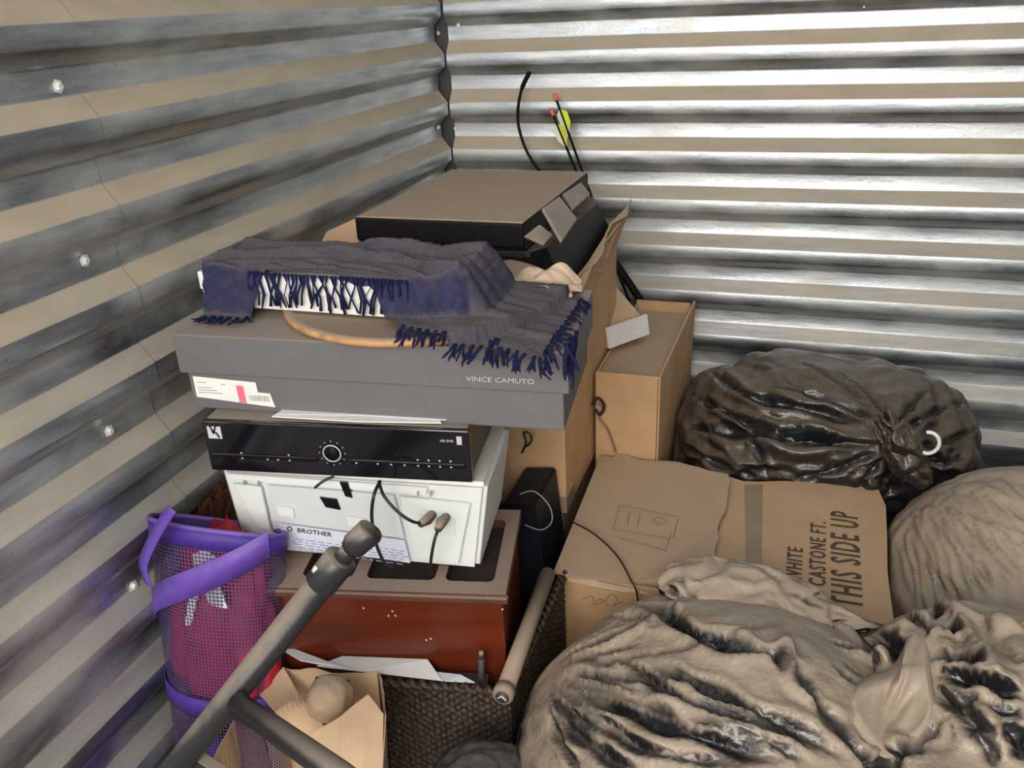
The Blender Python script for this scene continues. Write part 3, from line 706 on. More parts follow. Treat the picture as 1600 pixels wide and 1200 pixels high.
def leaf(name, outline, surf, mat, parent, lift=.007, bulge=.009, seed=0):
    trees = []
    for o_ in surf:
        off = wloc(o_.parent); o_.data.calc_loop_triangles()
        trees.append(BVHTree.FromPolygons([tuple(v_.co + off) for v_ in o_.data.vertices], [tuple(t_.vertices) for t_ in o_.data.loop_triangles]))
    def on(x, y):
        dr = (px(x, y, Y=0) - EYE).normalized(); hits = [h_ for h_ in (t_.ray_cast(EYE, dr) for t_ in trees) if h_[0] is not None]
        return (min(h_[3] for h_ in hits) if hits else 1.02), dr
    loop = spline([(x, y, 0) for x, y in outline + outline[:1]], 8)[:-1]; L = len(loop); cx = sum(p[0] for p in loop) / L; cy = sum(p[1] for p in loop) / L
    RN = 26; bm = bmesh.new(); rings = []
    base = [on(p[0], p[1])[0] for p in loop]; bc = on(cx, cy)[0]; bc = min(bc, sum(base) / L)
    for _ in range(30): base = [(base[k - 1] + base[k] * 2 + base[(k + 1) % L]) / 4 for k in range(L)]
    def pt(k, f):
        x = cx + (loop[k][0] - cx) * f; y = cy + (loop[k][1] - cy) * f; dr = (px(x, y, Y=0) - EYE).normalized()
        dist = bc * (1 - f * f) + base[k] * f * f - lift - bulge * (1 - f * f) ** .7 * (1 if y > 1040 else .6) + .010 * max(0, f - .85) / .15
        w_ = noise.noise(Vector((x * .018, y * .018, seed))) * .010 + abs(noise.noise(Vector((x * .040 + y * .02, y * .012, seed + 4)))) * .014
        return EYE + dr * (dist - w_ * (1 - .6 * f))
    for r in range(1, RN + 1): rings.append([bm.verts.new(pt(k, r / RN)) for k in range(L)])
    c0 = bm.verts.new(pt(0, .001))
    for k in range(L): bm.faces.new((c0, rings[0][k], rings[0][(k + 1) % L]))
    for r in range(RN - 1):
        for k in range(L): bm.faces.new((rings[r][k], rings[r + 1][k], rings[r + 1][(k + 1) % L], rings[r][(k + 1) % L]))
    o_ = obj(name, bm, mat, parent, True); o_.modifiers.new('s', 'SOLIDIFY').thickness = .0012; return o_
leaf('loose_flap', [(1418, 992), (1434, 978), (1450, 992), (1455, 1050), (1460, 1120), (1425, 1165), (1385, 1185), (1345, 1150), (1324, 1095), (1345, 1062), (1390, 1042), (1408, 1018)], (FRONT, RIGHT), 'bag_flap', rb)

# tassels
def tassel(p, d, L_, seed, r=.0015):
    bm_ = bmesh.new(); d0 = Vector(d).normalized()
    for th_ in range(4):
        rnd_ = random.Random(seed * 7 + th_); pts = [Vector(p) + Vector((rnd_.uniform(-.002, .002), 0, 0))]; d = d0.copy(); LL = L_ * rnd_.uniform(.7, 1.15)
        for k in range(6):
            d = (d + Vector((rnd_.uniform(-.35, .35), rnd_.uniform(-.2, .2), rnd_.uniform(-.2, .05)))).normalized()
            q = pts[-1] + d * LL / 6; g_ = gm.inverted() @ q
            if g_.y > -.003 and g_.x < GW + .002: q.z = max(q.z, 1.203)
            pts.append(q)
        tube(bm_, pts, [r * (.8 + .5 * rnd_.random()) for _ in range(6)] + [r * .6], 5)
    obj('tassel', bm_, 'scarf_dark', scarf, True)
k = 0
for i in range(2, NX, 2):
    p = front_edge[i]; u_ = i / NX
    if not .15 < u_ < .62 and i % 4: continue
    if .15 < u_ < .62:      # over the white face: hanging strands of different lengths
        bm = bmesh.new(); q0 = wm @ Vector((.012 + u_ * .52, -.0045, 0)); rr = random.Random(i)
        z1 = 1.266; z0 = 1.212 + rr.uniform(0, .010); dx = rr.uniform(-.012, .012)
        mtube('tassel', 'scarf_dark', scarf, [(q0.x, q0.y, z1), (q0.x + rr.uniform(-.006, .006), q0.y - .002, z1 - .012), (q0.x + dx * .6 + rr.uniform(-.006, .006), q0.y - .002, (z0 + z1) / 2 - .006), (q0.x + dx, q0.y - .001, z0)], [.0026, rr.uniform(.0006, .0022), rr.uniform(.0006, .0030), rr.uniform(.001, .0026)], 5)
    else:
        tassel(p + Vector((0, .002, .002)), (random.Random(i).uniform(-.3, .3), -1, -.3), .03, i)
for j in range(2, NY, 6): tassel(right_edge[j], (.5, -.6, -.5), .03, 400 + j)
for x_, y_, L_ in ((775, 532, .040), (766, 536, .03), (884, 540, .055), (893, 530, .06), (900, 520, .05)):
    q = px(x_, y_, Z=1.207); q.z = 1.208
    tassel(q + Vector((0, .004, 0)), (.1, -.8, -.6), L_, x_, .0022)

# ------------------------------------------------------------------ receiver
R0 = px(331, 736, Z=1.0); R1 = px(738, 756, Z=1.0); rm = frame3((R0.x, R0.y, 0), (R1.x - R0.x, R1.y - R0.y, 0)); RWd = (R1 - R0).length
rec = thing('satellite_receiver', 'slim black satellite receiver with a round front dial, on top of the white printer', 'receiver', (R0.x + RWd / 2, R0.y + .1, 1.0038))
mbox('body', 'metal_dusty', rec, rm, .003, RWd - .003, .008, .165, 1.0038, 1.0813, bev=.002)
mbox('front_panel', 'black_gloss', rec, rm, 0, RWd, 0, .010, 1.0015, 1.0805, bev=.002)
def fp(x, z, y=-.001): return rm @ Vector((x, y, z))
mbox('button_ledge', 'black_plastic', rec, rm, .008, RWd * .43, -.0035, .0, 1.0243, 1.0304, bev=.001)
mbox('button_ledge', 'black_plastic', rec, rm, RWd * .56, RWd - .008, -.0035, .0, 1.0243, 1.0304, bev=.001)
c0 = rm @ Vector((RWd * .49, -.001, 1.0387))
ring = [c0 + rm.to_3x3() @ Vector((.0125 * math.cos(a_), -.001, .0125 * math.sin(a_))) for a_ in np.linspace(0, 2 * PI, 32, endpoint=False)]
dl = mtube('dial', 'silver_print', rec, ring, .0011, 6, closed=True)
bm = bmesh.new(); tube(bm, [c0 + rm.to_3x3() @ Vector((0, .001, 0)), c0 + rm.to_3x3() @ Vector((0, -.0025, 0))], [.0095, .0085], 24); obj('dial_button', bm, 'black_plastic', dl, True)
for k in range(12):
    a_ = k * PI / 6; mbox('dial_mark', 'silver_print', dl, rm @ Matrix.Translation((RWd * .49 + .0185 * math.cos(a_), -.0012, 1.0387 + .0185 * math.sin(a_))), -.0007, .0007, 0, .0008, -.0007, .0007)
for fx, zz in [(.14, 1.0342), (.14, 1.0258), (.24, 1.0258), (.28, 1.0258), (.325, 1.0258), (.325, 1.0342), (.58, 1.0266), (.66, 1.0266), (.71, 1.0266), (.76, 1.0266), (.81, 1.0266), (.85, 1.0266), (.89, 1.0266), (.93, 1.0266), (.81, 1.0357), (.85, 1.0357), (.89, 1.0357), (.93, 1.0357)]:
    mbox('indicator_mark', 'mark_white', rec, rm @ Matrix.Translation((RWd * fx, -.0042, zz)), -.0013, .0013, 0, .001, -.0009, .0009)
# badge at the left: a light square with a dark swoosh, small mark at the right
bd = mbox('badge', 'mark_white', rec, rm, .007, .0275, -.0015, .0, 1.0539, 1.0729, bev=.0005)
for a_, b_ in (((.0125, 1.0737), (.0165, 1.0623)), ((.0165, 1.0623), (.0205, 1.0737)), ((.0195, 1.0646), (.024, 1.0562))):
    mtube('swoosh', 'black_gloss', bd, [fp(a_[0], a_[1], -.0022), fp(b_[0], b_[1], -.0022)], .0013, 6)
mbox('badge', 'mark_white', rec, rm, RWd - .017, RWd - .010, -.0012, 0, 1.0600, 1.0722)
text('lettering', 'HD DVR', 'mark_white', rec, rm @ Matrix.Translation((RWd - .040, -.0006, 1.0631)) @ Matrix.Rotation(PI / 2, 4, 'X'), .005)
# paper on top of the receiver
ps = thing('booklet', 'thin white booklet sandwiched between the receiver and the boot box', 'booklet', (.33, -1.13, 1.0828))
b0 = px(425, 652, Z=1.0836); b1 = px(690, 662, Z=1.0836); 
bm = bmesh.new(); panel(bm, [b0, px(560, 660, Z=1.0836), b1, px(640, 640, Z=1.0836) + Vector((0, .05, 0)), b0 + Vector((.02, .12, 0))], -.0018); obj('sheet', bm, 'paper_white', ps)
bm = bmesh.new(); bb = [p + Vector((.004, .006, .0022)) for p in (b0, px(560, 654, Z=1.0836), b1, b1 + Vector((0, .06, 0)), b0 + Vector((0, .1, 0)))]; panel(bm, bb, -.0006); obj('sheet', bm, 'paper_white', ps)

# ------------------------------------------------------------------ printer
Pm = rm.copy()
Pt0 = px(340, 730, Z=1.0); Pt1 = px(762, 756, Z=1.0); pm = frame3((Pt0.x, Pt0.y + .002, 0), (Pt1.x - Pt0.x, Pt1.y - Pt0.y, 0)); PW = (Pt1 - Pt0).length
pr = thing('laser_printer', 'white laser printer seen from behind with two black cables plugged in, under the receiver', 'printer', (Pt0.x + PW / 2, Pt0.y + .1, .856))
bm = bmesh.new()
z0, z1 = .8555, .998
hexa(bm, [pm @ Vector(p) for p in ((.012, .000, z0), (PW - .020, -.006, z0), (PW - .026, .185, z0), (.012, .185, z0))],
         [pm @ Vector(p) for p in ((0, 0, z1), (PW, 0, z1), (PW - .004, .185, z1), (0, .185, z1))])
bmesh.ops.bevel(bm, geom=bm.edges[:], offset=.008, segments=4, affect='EDGES'); o = obj('body', bm, 'white_plastic', pr, True); o.modifiers.new('w', 'WEIGHTED_NORMAL').weight = 100
# rear tray recess framed by ribs
def pp(x, z, y=0.0):
    f = (z1 - z) / (z1 - z0); return pm @ Vector((x, y - .005 * f, z))
def prp(name, mat, q, d0, parent=pr, th=.003, bev=0):
    bm_ = bmesh.new(); panel(bm_, [pp(x, z, -d0) for x, z in q], -th if False else th)
    if bev: bmesh.ops.bevel(bm_, geom=bm_.edges[:], offset=bev, segments=2, affect='EDGES')
    return obj(name, bm_, mat, parent)
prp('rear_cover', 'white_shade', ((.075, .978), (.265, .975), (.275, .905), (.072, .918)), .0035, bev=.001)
prp('rear_cover', 'white_plastic', ((.012, .993), (.315, .991), (.312, .979), (.022, .983)), .004, bev=.001)
tb = prp('rating_label', 'label_blue', ((.085, .916), (.275, .903), (.280, .866), (.092, .880)), .0048)
prp('cover_tab', 'white_plastic', ((.085, .947), (.112, .944), (.112, .929), (.088, .932)), .0065, th=.004, bev=.001)
prp('cover_tab', 'white_plastic', ((.192, .938), (.222, .935), (.222, .919), (.194, .922)), .0065, th=.004, bev=.001)
prp('latch', 'black_plastic', ((.155, .966), (.180, .964), (.184, .947), (.162, .950)), .0060)
prp('latch', 'black_plastic', ((.188, .992), (.200, .992), (.204, .968), (.194, .970)), .0060)
prp('side_cover', 'white_plastic', ((.272, .975), (.375, .970), (.352, .868), (.290, .872)), .003, bev=.0015)
prp('side_cover', 'white_plastic', ((.020, .978), (.066, .976), (.070, .900), (.050, .905)), .003, bev=.0015)
sk = prp('socket_plate', 'white_plastic', ((.300, .948), (.352, .944), (.350, .918), (.300, .921)), .0055, bev=.001)
tm = Matrix.Translation(pp(.112, .9045, -.0084)) @ pm.to_3x3().to_4x4() @ Matrix.Rotation(PI / 2 , 4, 'X')
text('lettering', 'BROTHER', 'ink', tb, tm @ Matrix.Rotation(-.07, 4, 'Z'), .0105, 1.15)
mtube('symbol', 'ink', tb, [pp(.101 + .0035 * math.cos(a_), .909 + .0035 * math.sin(a_), -.0084) for a_ in np.linspace(0, 2 * PI, 14, endpoint=False)], .0009, 5, closed=True)
bm = bmesh.new(); rnd = random.Random(2)
for r_ in range(6):
    x = .100 + rnd.random() * .01
    while x < .268:
        w = rnd.uniform(.004, .014); z_ = .8985 - r_ * .0045 - (x - .1) * .07
        if x > .175 or r_ > 0: panel(bm, [pp(x, z_, -.0082), pp(x + w, z_ - w * .07, -.0082), pp(x + w, z_ - w * .07 - .0014, -.0082), pp(x, z_ - .0014, -.0082)], .0003)
        x += w + .004
obj('printed_lines', bm, 'ink_blue', tb)
# dark seams scratched along the top edge
for x in (.04, .062, .30, .318):
    prp('vent_mark', 'ink_grey', ((x, .985), (x + .004, .985), (x + .001, .977), (x - .001, .977)), .0046)
# cables and plugs
cb = thing('power_cable', 'black cable hanging in a loop across the printer front and plugged in at the right', 'cable', pp(.245, .99, -.01))
mtube('wire', 'cable', cb, spline([px(592, 752, Y=-1.215), px(600, 775, Y=-1.235), px(622, 800, Y=-1.24), px(645, 815, Y=-1.235), px(663, 817, Y=-1.215)], 8), .0022, 8)
mtube('plug', 'plug', cb, [px(658, 818, Y=-1.225), px(668, 812, Y=-1.20), px(676, 803, Y=-1.175)], [.0055, .0075, .0065], 12)
cb2 = thing('power_cable', 'black cable hanging straight down from the rightmost plug of the printer', 'cable', pp(.34, .9, -.01))
mtube('wire', 'cable', cb2, spline([px(688, 822, Y=-1.205), px(680, 840, Y=-1.22), px(674, 870, Y=-1.225), px(672, 896, Y=-1.222)], 8), .0022, 8)
mtube('plug', 'plug', cb2, [px(685, 826, Y=-1.225), px(690, 816, Y=-1.20), px(697, 808, Y=-1.175)], [.0055, .0078, .0065], 12)
cb3 = thing('power_cable', 'black cable hanging down the middle of the printer to the wooden cabinet top', 'cable', pp(.245, .99, -.01))
mtube('wire', 'cable', cb3, spline([px(594, 752, Y=-1.215), px(584, 775, Y=-1.24), px(581, 810, Y=-1.24), px(588, 850, Y=-1.24), px(600, 878, Y=-1.24), px(612, 888, Y=-1.235)], 8), .0024, 8)
mtube('wire', 'cable', cb3, spline([px(492, 762, Y=-1.23), px(505, 752, Y=-1.225), px(522, 744, Y=-1.215)], 6), .002, 8)

# ------------------------------------------------------------------ cherry wood cabinet
Cz = .853
C0 = px(430, 918, Z=Cz); C1 = px(790, 930, Z=Cz); cm_ = frame3((C1.x, C1.y, 0), (C1.x - C0.x, C1.y - C0.y, 0)); CW = .40; CD = .215
cab = thing('wooden_cabinet', 'cherry red wooden cabinet with a dusty cut-out top, under the white printer', 'cabinet', (.36, -1.13, FLOOR))
mbox('body', 'cherry', cab, cm_, -CW + .02, -.006, .008, CD - .006, FLOOR, Cz - .016, bev=.002)
# top board with rounded cut-outs
bm = bmesh.new()
holes = [(-.300, -.225), (-.205, -.105), (-.090, -.020)]
xs = [-CW, holes[0][0], holes[0][1], holes[1][0], holes[1][1], holes[2][0], holes[2][1], 0]
for i in range(7):
    if i % 2 == 0: boxm(bm, cm_, xs[i], xs[i + 1], 0.0, CD, Cz - .016, Cz)
    else:
        boxm(bm, cm_, xs[i], xs[i + 1], 0.0, .028, Cz - .016, Cz); boxm(bm, cm_, xs[i], xs[i + 1], CD - .03, CD, Cz - .016, Cz)
        for (cx_, sx_), (cy_, sy_) in ((a, b2) for a in ((xs[i], 1), (xs[i + 1], -1)) for b2 in ((.028, 1), (CD - .03, -1))):   # rounded corners
            r_ = .010; arc = [(cx_ + sx_ * r_ * (1 - math.sin(t_)), cy_ + sy_ * r_ * (1 - math.cos(t_))) for t_ in np.linspace(0, PI / 2, 6)]
            poly = [(cx_, cy_)] + arc
            top = [bm.verts.new(cm_ @ Vector((a, b2, Cz))) for a, b2 in poly]; bot = [bm.verts.new(cm_ @ Vector((a, b2, Cz - .016))) for a, b2 in poly]
            bm.faces.new(top); bm.faces.new(bot[::-1])
            for q in range(len(poly)): bm.faces.new((top[q], bot[q], bot[(q + 1) % len(poly)], top[(q + 1) % len(poly)]))
obj('top', bm, 'cherry_top', cab)
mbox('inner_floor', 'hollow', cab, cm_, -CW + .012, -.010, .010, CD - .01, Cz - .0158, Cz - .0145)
mbox('edge_molding', 'cherry_top', cab, cm_, -CW, .003, -.005, 0.006, Cz - .013, Cz - .003, bev=.002)
for q in ((613, 955), (607, 962), (666, 1000), (673, 998), (568, 950), (785, 952), (618, 962)):
    p = px(*q, Y=0); r_ = cm_.inverted()
    # point of the ray on the cabinet's front plane
    n_f = cm_.to_3x3() @ Vector((0, 1, 0)); o_f = cm_ @ Vector((0, .008, 0)); dr = (p - EYE).normalized(); t_ = (o_f - EYE).dot(n_f) / dr.dot(n_f)
    h = EYE + dr * t_; bm = bmesh.new(); boxm(bm, Matrix.Translation(h) @ Matrix.Rotation(random.random() * 3, 4, 'Y'), -.0012, .0014, -.0006, .0004, -.0010, .0012, bev=.0004); obj('chip', bm, 'paper_white', cab)

# black metal post and papers in the basket
pb = thing('metal_post', 'thin dark metal post with a pale round tip between cabinet and basket', 'post', px(752, 1075, Y=-1.225))
mtube('shaft', 'dark_steel', pb, [px(752, 1080, Y=-1.225), px(752, 1028, Y=-1.225)], .005, 8); mtube('tip', 'plug', pb, [px(752, 1030, Y=-1.225), px(752, 1018, Y=-1.225)], [.0045, .0035], 8)
# ------------------------------------------------------------------ wicker basket
BZ = .715
B0 = px(520, 1062, Z=BZ); B1 = px(797, 1084, Z=BZ); B2 = px(862, 896, Z=BZ)
bk = thing('wicker_basket', 'dark brown woven rectangular wicker basket between the paper bag and the dusty trash bag', 'basket', (.45, -1.15, FLOOR))
def weave(a, b_, z0_, z1_, inward, name):
    a, b_ = Vector(a), Vector(b_); Lh = (b_ - a).length; n_u = int(Lh / .0021); n_v = int((z1_ - z0_) / .0021); bm_ = bmesh.new(); g_ = []
    d_ = (b_ - a).normalized(); nn = Vector((d_.y, -d_.x, 0))
    for i in range(n_u + 1):
        r_ = []
        for j in range(n_v + 1):
            s = i / n_u * Lh; zz = z0_ + (z1_ - z0_) * j / n_v
            k_ = math.floor(zz / .0062); h_ = .0020 * math.sin(s / .0085 * PI + k_ * PI) * abs(math.sin(zz / .0062 * PI)) + .0008 * noise.noise(Vector((s * 80, zz * 120, 0)))
            p_ = a + d_ * s + nn * h_; r_.append(bm_.verts.new((p_.x, p_.y, zz)))
        g_.append(r_)
    for i in range(n_u):
        for j in range(n_v): bm_.faces.new((g_[i][j], g_[i + 1][j], g_[i + 1][j + 1], g_[i][j + 1]))
    return obj(name, bm_, 'wicker', bk, True)
b0, b1, b2 = Vector((B0.x, B0.y, 0)), Vector((B1.x, B1.y, 0)), Vector((B2.x, B2.y, 0))
b1 = Vector((b1.x, b1.y, 0)); b2.x = b1.x + .002
weave(b0, b1, FLOOR, BZ, 1, 'woven_side'); weave(b1, b2, FLOOR, BZ, 1, 'woven_side')
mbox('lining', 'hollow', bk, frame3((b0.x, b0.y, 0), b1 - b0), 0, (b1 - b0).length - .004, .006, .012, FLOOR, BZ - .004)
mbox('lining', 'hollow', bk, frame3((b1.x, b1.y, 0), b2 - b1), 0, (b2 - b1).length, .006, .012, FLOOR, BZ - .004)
for a, b_ in ((b0, b1), (b1, b2)):
    n_ = int((b_ - a).length / .006); bm = bmesh.new()
    for s in (0, 1):
        tube(bm, [a.lerp(b_, i / n_) + Vector((0, 0, BZ + .004)) + Vector((.004 * math.cos(i * 1.2 + s * PI), .004 * math.cos(i * 1.2 + s * PI), .004 * math.sin(i * 1.2 + s * PI))) for i in range(n_ + 1)], .0048, 6)
    obj('rim', bm, 'wicker', bk, True)
# rolled rod lying on the basket's right rim
r0 = px(786, 1086, Z=BZ + .024); r1 = px(856, 896, Z=BZ + .024)
rod = thing('cardboard_tube', 'long tan cardboard tube lying along the right rim of the wicker basket', 'tube', r0 - Vector((0, 0, .014)))
mtube('tube', 'rod', rod, [r0, r1], .0125, 20); dd = (r0 - r1).normalized()
mtube('end_ring', 'rod', rod, [r0 + dd * a_ for a_ in (-.012, .002, .004)], [.0150, .0150, .0125], 20)
mtube('inner_core', 'dark_steel', rod, [r0 + dd * .0042, r0 + dd * .0052], .0095, 16); mtube('core_clip', 'mark_white', rod, [r0 + dd * .0056 + Vector((-.006, 0, -.002)), r0 + dd * .0056 + Vector((0, 0, .003)), r0 + dd * .0056 + Vector((.006, 0, -.003))], .0016, 6)

# papers lying between the cabinet and the basket
pa = thing('paper_stack', 'folded white papers lying in the basket at the foot of the red cabinet', 'paper', (.40, -1.2, BZ))
for i, (q, zz, mt) in enumerate(((((495, 1040), (560, 1048), (690, 1062), (668, 1030), (535, 1025)), .728, 'paper_white'), (((440, 1015), (470, 1032), (560, 1048), (530, 1040), (450, 1010)), .735, 'paper_cool'),
        (((560, 1048), (700, 1064), (742, 1066), (720, 1054), (600, 1040)), .723, 'paper_cool'))):
    bm = bmesh.new(); panel(bm, [px(x, y, Z=zz + .004 * (k_ % 2)) for k_, (x, y) in enumerate(q)], .0015); obj('sheet', bm, mt, pa)
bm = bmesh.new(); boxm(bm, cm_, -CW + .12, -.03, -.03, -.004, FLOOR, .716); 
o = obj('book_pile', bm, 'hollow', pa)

# ------------------------------------------------------------------ purple mesh hamper
HT, HB = Vector((.130, -1.250, .925)), Vector((.128, -1.36, FLOOR + .004))
hm = thing('mesh_hamper', 'purple pop-up mesh laundry hamper holding red cloth, wedged against the left wall', 'hamper', (.128, -1.36, FLOOR))
def hp(a_, t_):      # angle, 0 bottom .. 1 top; the pop-up hoop is squashed and its mouth leans back
    c_ = HB.lerp(HT, t_); r_ = .092 + .012 * t_ + .003 * math.sin(t_ * 9)
    rr = r_ * (1 + .02 * math.cos(a_ * 4 + 1) + .02 * math.sin(a_ * 3 + t_ * 6)); dy = rr * math.sin(a_) * (.80 - .22 * t_)
    p_ = c_ + Vector((rr * math.cos(a_), dy, -dy * .60 * t_ ** 3)); p_.x = max(p_.x, .026); return p_
bm = bmesh.new(); uv = bm.loops.layers.uv.new('UVMap'); NA, NT = 64, 40; gg = [[bm.verts.new(hp(2 * PI * i / NA, j / NT)) for j in range(NT + 1)] for i in range(NA)]
for i in range(NA):
    for j in range(NT):
        f = bm.faces.new((gg[i][j], gg[(i + 1) % NA][j], gg[(i + 1) % NA][j + 1], gg[i][j + 1]))
        for lp, (a, b_) in zip(f.loops, ((i, j), (i + 1, j), (i + 1, j + 1), (i, j + 1))): lp[uv].uv = (a / NA * 60, b_ / NT * 60 * 1.03)
me = bpy.data.meshes.new('net'); bm.to_mesh(me); bm.free(); link_mesh('netting', me, 'net', hm, True)
def hband(name, mat, f0, f1, out=.002, a0=0, a1=2 * PI, n=64):
    """a fabric band between the heights f0(a) and f1(a)"""
    bm_ = bmesh.new(); g_ = []
    for i in range(n + 1):
        a_ = a0 + (a1 - a0) * i / n; r_ = []
        for t_ in (f0(a_), f1(a_)):
            p_ = hp(a_, t_); c_ = HB.lerp(HT, t_); o_ = (p_ - c_); o_.z = 0; o_.normalize(); r_ += [bm_.verts.new(p_ + o_ * out), bm_.verts.new(p_ + o_ * (out + .0015))]
        g_.append(r_)
    for i in range(n):
        a, b_ = g_[i], g_[i + 1]
        for k_, l_ in ((0, 1), (1, 3), (3, 2), (2, 0)): bm_.faces.new((a[k_], a[l_], b_[l_], b_[k_]))
    return obj(name, bm_, mat, hm, True)
hband('rim_band', 'purple_dark', lambda a: .962, lambda a: 1.0)
mtube('rim_wire', 'purple_band', hm, [hp(2 * PI * i / 48, 1.0) for i in range(48)], .0038, 8, closed=True)
hband('middle_band', 'purple_dark', lambda a: .575, lambda a: .62); 
# carrying straps across the front (toward the camera the angle is about -PI/2)
hband('strap', 'purple_band', lambda a: .745 + (a + 2.9) * .082, lambda a: .805 + (a + 2.9) * .082, .005, -2.95, -.35, 40)
sp_ = [px(x, y, Y=-1.35) for x, y in ((266, 796), (248, 825), (232, 855), (222, 885), (230, 915))]
bm = bmesh.new(); g_ = []
for p_ in spline(sp_, 6):
    g_.append([bm.verts.new(p_ + Vector((-.011, .006, 0))), bm.verts.new(p_ + Vector((.011, -.004, 0)))])
for a, b_ in zip(g_, g_[1:]): bm.faces.new((a[0], a[1], b_[1], b_[0]))
o = obj('strap', bm, 'purple_band', hm, True); o.modifiers.new('s', 'SOLIDIFY').thickness = .0015
# red cloth bag with print inside
rcl = thing('red_cloth_bag', 'crumpled red cloth bag with white print inside the purple mesh hamper', 'bag', (.13, -1.31, .62))
me = bag_mesh((.143, -1.285, .775), (.086, .046, .145), (0, 0, 1), .12, .4, 44, sub=5, lump=.16, neck=0, deform=lambda p: Vector((p.x, p.y + .25 * p.z, p.z))); link_mesh('cloth', me, 'red_cloth', rcl, True)
me = bag_mesh((.12, -1.34, .46), (.07, .05, .155), (0, 0, 1), .1, .4, 46, sub=4, lump=.2, neck=0); link_mesh('cloth', me, 'purple_dark', rcl, True)
for q, mt in ((((300, 905), (316, 905), (300, 975), (290, 978)), 'paper_white'), (((318, 880), (340, 900), (356, 950), (330, 945), (312, 910)), 'white_shade'), (((303, 865), (320, 858), (338, 870), (340, 895), (318, 905), (305, 885)), 'white_shade')):
    bm = bmesh.new(); panel(bm, [px(x, y, Y=-1.300 - .028 * (y - 860) / 110) for x, y in q], .002); obj('print_patch', bm, mt, rcl)

# ------------------------------------------------------------------ kraft paper bag
pg = thing('paper_bag', 'open brown kraft paper bag with a folded crumpled top, beside the wicker basket', 'bag', (.33, -1.37, FLOOR))
def sheet(name, pts_rows, mat, parent, th=.0009, crump=.006, seed=0, smooth=False):
    bm_ = bmesh.new(); R_ = len(pts_rows); Cn = len(pts_rows[0]); S = 6; g_ = []
    for i in range((R_ - 1) * S + 1):
        r_ = []
        for j in range((Cn - 1) * S + 1):
            a, fa = divmod(i, S); b__, fb = divmod(j, S); a2 = min(a + 1, R_ - 1); b2_ = min(b__ + 1, Cn - 1); fa /= S; fb /= S
            p_ = (pts_rows[a][b__] * (1 - fa) + pts_rows[a2][b__] * fa) * (1 - fb) + (pts_rows[a][b2_] * (1 - fa) + pts_rows[a2][b2_] * fa) * fb
            nz = Vector((noise.noise(p_ * 22 + Vector((seed, 0, 0))), noise.noise(p_ * 22 + Vector((0, seed + 9, 0))), noise.noise(p_ * 22 + Vector((0, 0, seed + 5))))) * crump
            r_.append(bm_.verts.new(p_ + nz))
        g_.append(r_)
    for i in range(len(g_) - 1):
        for j in range(len(g_[0]) - 1): bm_.faces.new((g_[i][j], g_[i + 1][j], g_[i + 1][j + 1], g_[i][j + 1]))
    o_ = obj(name, bm_, mat, parent, smooth); o_.modifiers.new('s', 'SOLIDIFY').thickness = th; return o_
def pv(x, y, Y): return px(x, y, Y=Y)
# back wall of the bag, right/front face, left face
sheet('back_side', [[pv(395, 1075, -1.30), pv(440, 1040, -1.29), pv(520, 1050, -1.285), pv(592, 1052, -1.29)], [Vector((.20, -1.32, FLOOR)), Vector((.24, -1.31, FLOOR)), Vector((.30, -1.30, FLOOR)), Vector((.375, -1.30, FLOOR))]], 'kraft', pg, seed=1)
sheet('right_side', [[pv(592, 1052, -1.29), pv(600, 1080, -1.34), pv(600, 1118, -1.40)], [Vector((.380, -1.30, FLOOR)), Vector((.39, -1.34, FLOOR)), Vector((.40, -1.42, FLOOR))]], 'kraft', pg, crump=.003, seed=2)
sheet('front_side', [[pv(480, 1150, -1.43), pv(530, 1120, -1.425), pv(575, 1085, -1.41), pv(600, 1116, -1.40)], [Vector((.26, -1.45, FLOOR)), Vector((.31, -1.45, FLOOR)), Vector((.36, -1.44, FLOOR)), Vector((.40, -1.42, FLOOR))]], 'kraft', pg, crump=.002, seed=3)
sheet('left_side', [[pv(395, 1078, -1.30), pv(360, 1130, -1.36), pv(335, 1190, -1.42)], [Vector((.20, -1.32, FLOOR)), Vector((.19, -1.38, FLOOR)), Vector((.19, -1.44, FLOOR))]], 'kraft', pg, seed=4)
sheet('gusset', [[pv(445, 1045, -1.295), pv(470, 1090, -1.33), pv(515, 1145, -1.38)], [pv(400, 1075, -1.31), pv(430, 1110, -1.37), pv(470, 1190, -1.40)]], 'kraft', pg, crump=.004, seed=6)
bl = thing('fold_lump', 'round tan lump standing in for a shaded fold inside the open kraft paper bag', 'paper_fold', px(515, 1100, Y=-1.345))  # lump added in place of a paper fold and its shadow
me = bag_mesh(px(516, 1092, Y=-1.35), (.031, .029, .029), (0, 0, 1), .0, .4, 50, sub=4, lump=.1, neck=0); link_mesh('body', me, 'fold_tan', bl, True)

# ------------------------------------------------------------------ grey metal tube frame
fmx = thing('folding_leg_frame', 'grey metal folding leg frame with a capped end, leaning across the purple hamper', 'leg frame', px(270, 1210, Y=-1.50))
t0 = px(262, 1215, Y=-1.52); t1 = px(523, 885, Y=-1.42); t2 = px(545, 860, Y=-1.415); t3 = px(580, 828, Y=-1.405)
td = (t1 - t0).normalized()
mtube('leg', 'metal_dusty', fmx, [t0 - td * .25, t1], .0165, 20)
mtube('collar', 'metal_dusty', fmx, [t1 - td * .030, t1 - td * .028, t1 + td * .012, t1 + td * .014], [.017, .0192, .0192, .017], 20)
mtube('inner_leg', 'metal_dusty', fmx, [t1, t2.lerp(t3, .4)], .0105, 16)
mtube('rubber_foot', 'metal_dusty', fmx, [t2.lerp(t3, .05), t2.lerp(t3, .25), t3 - td * .002, t3], [.0115, .0150, .0158, .0140], 20)
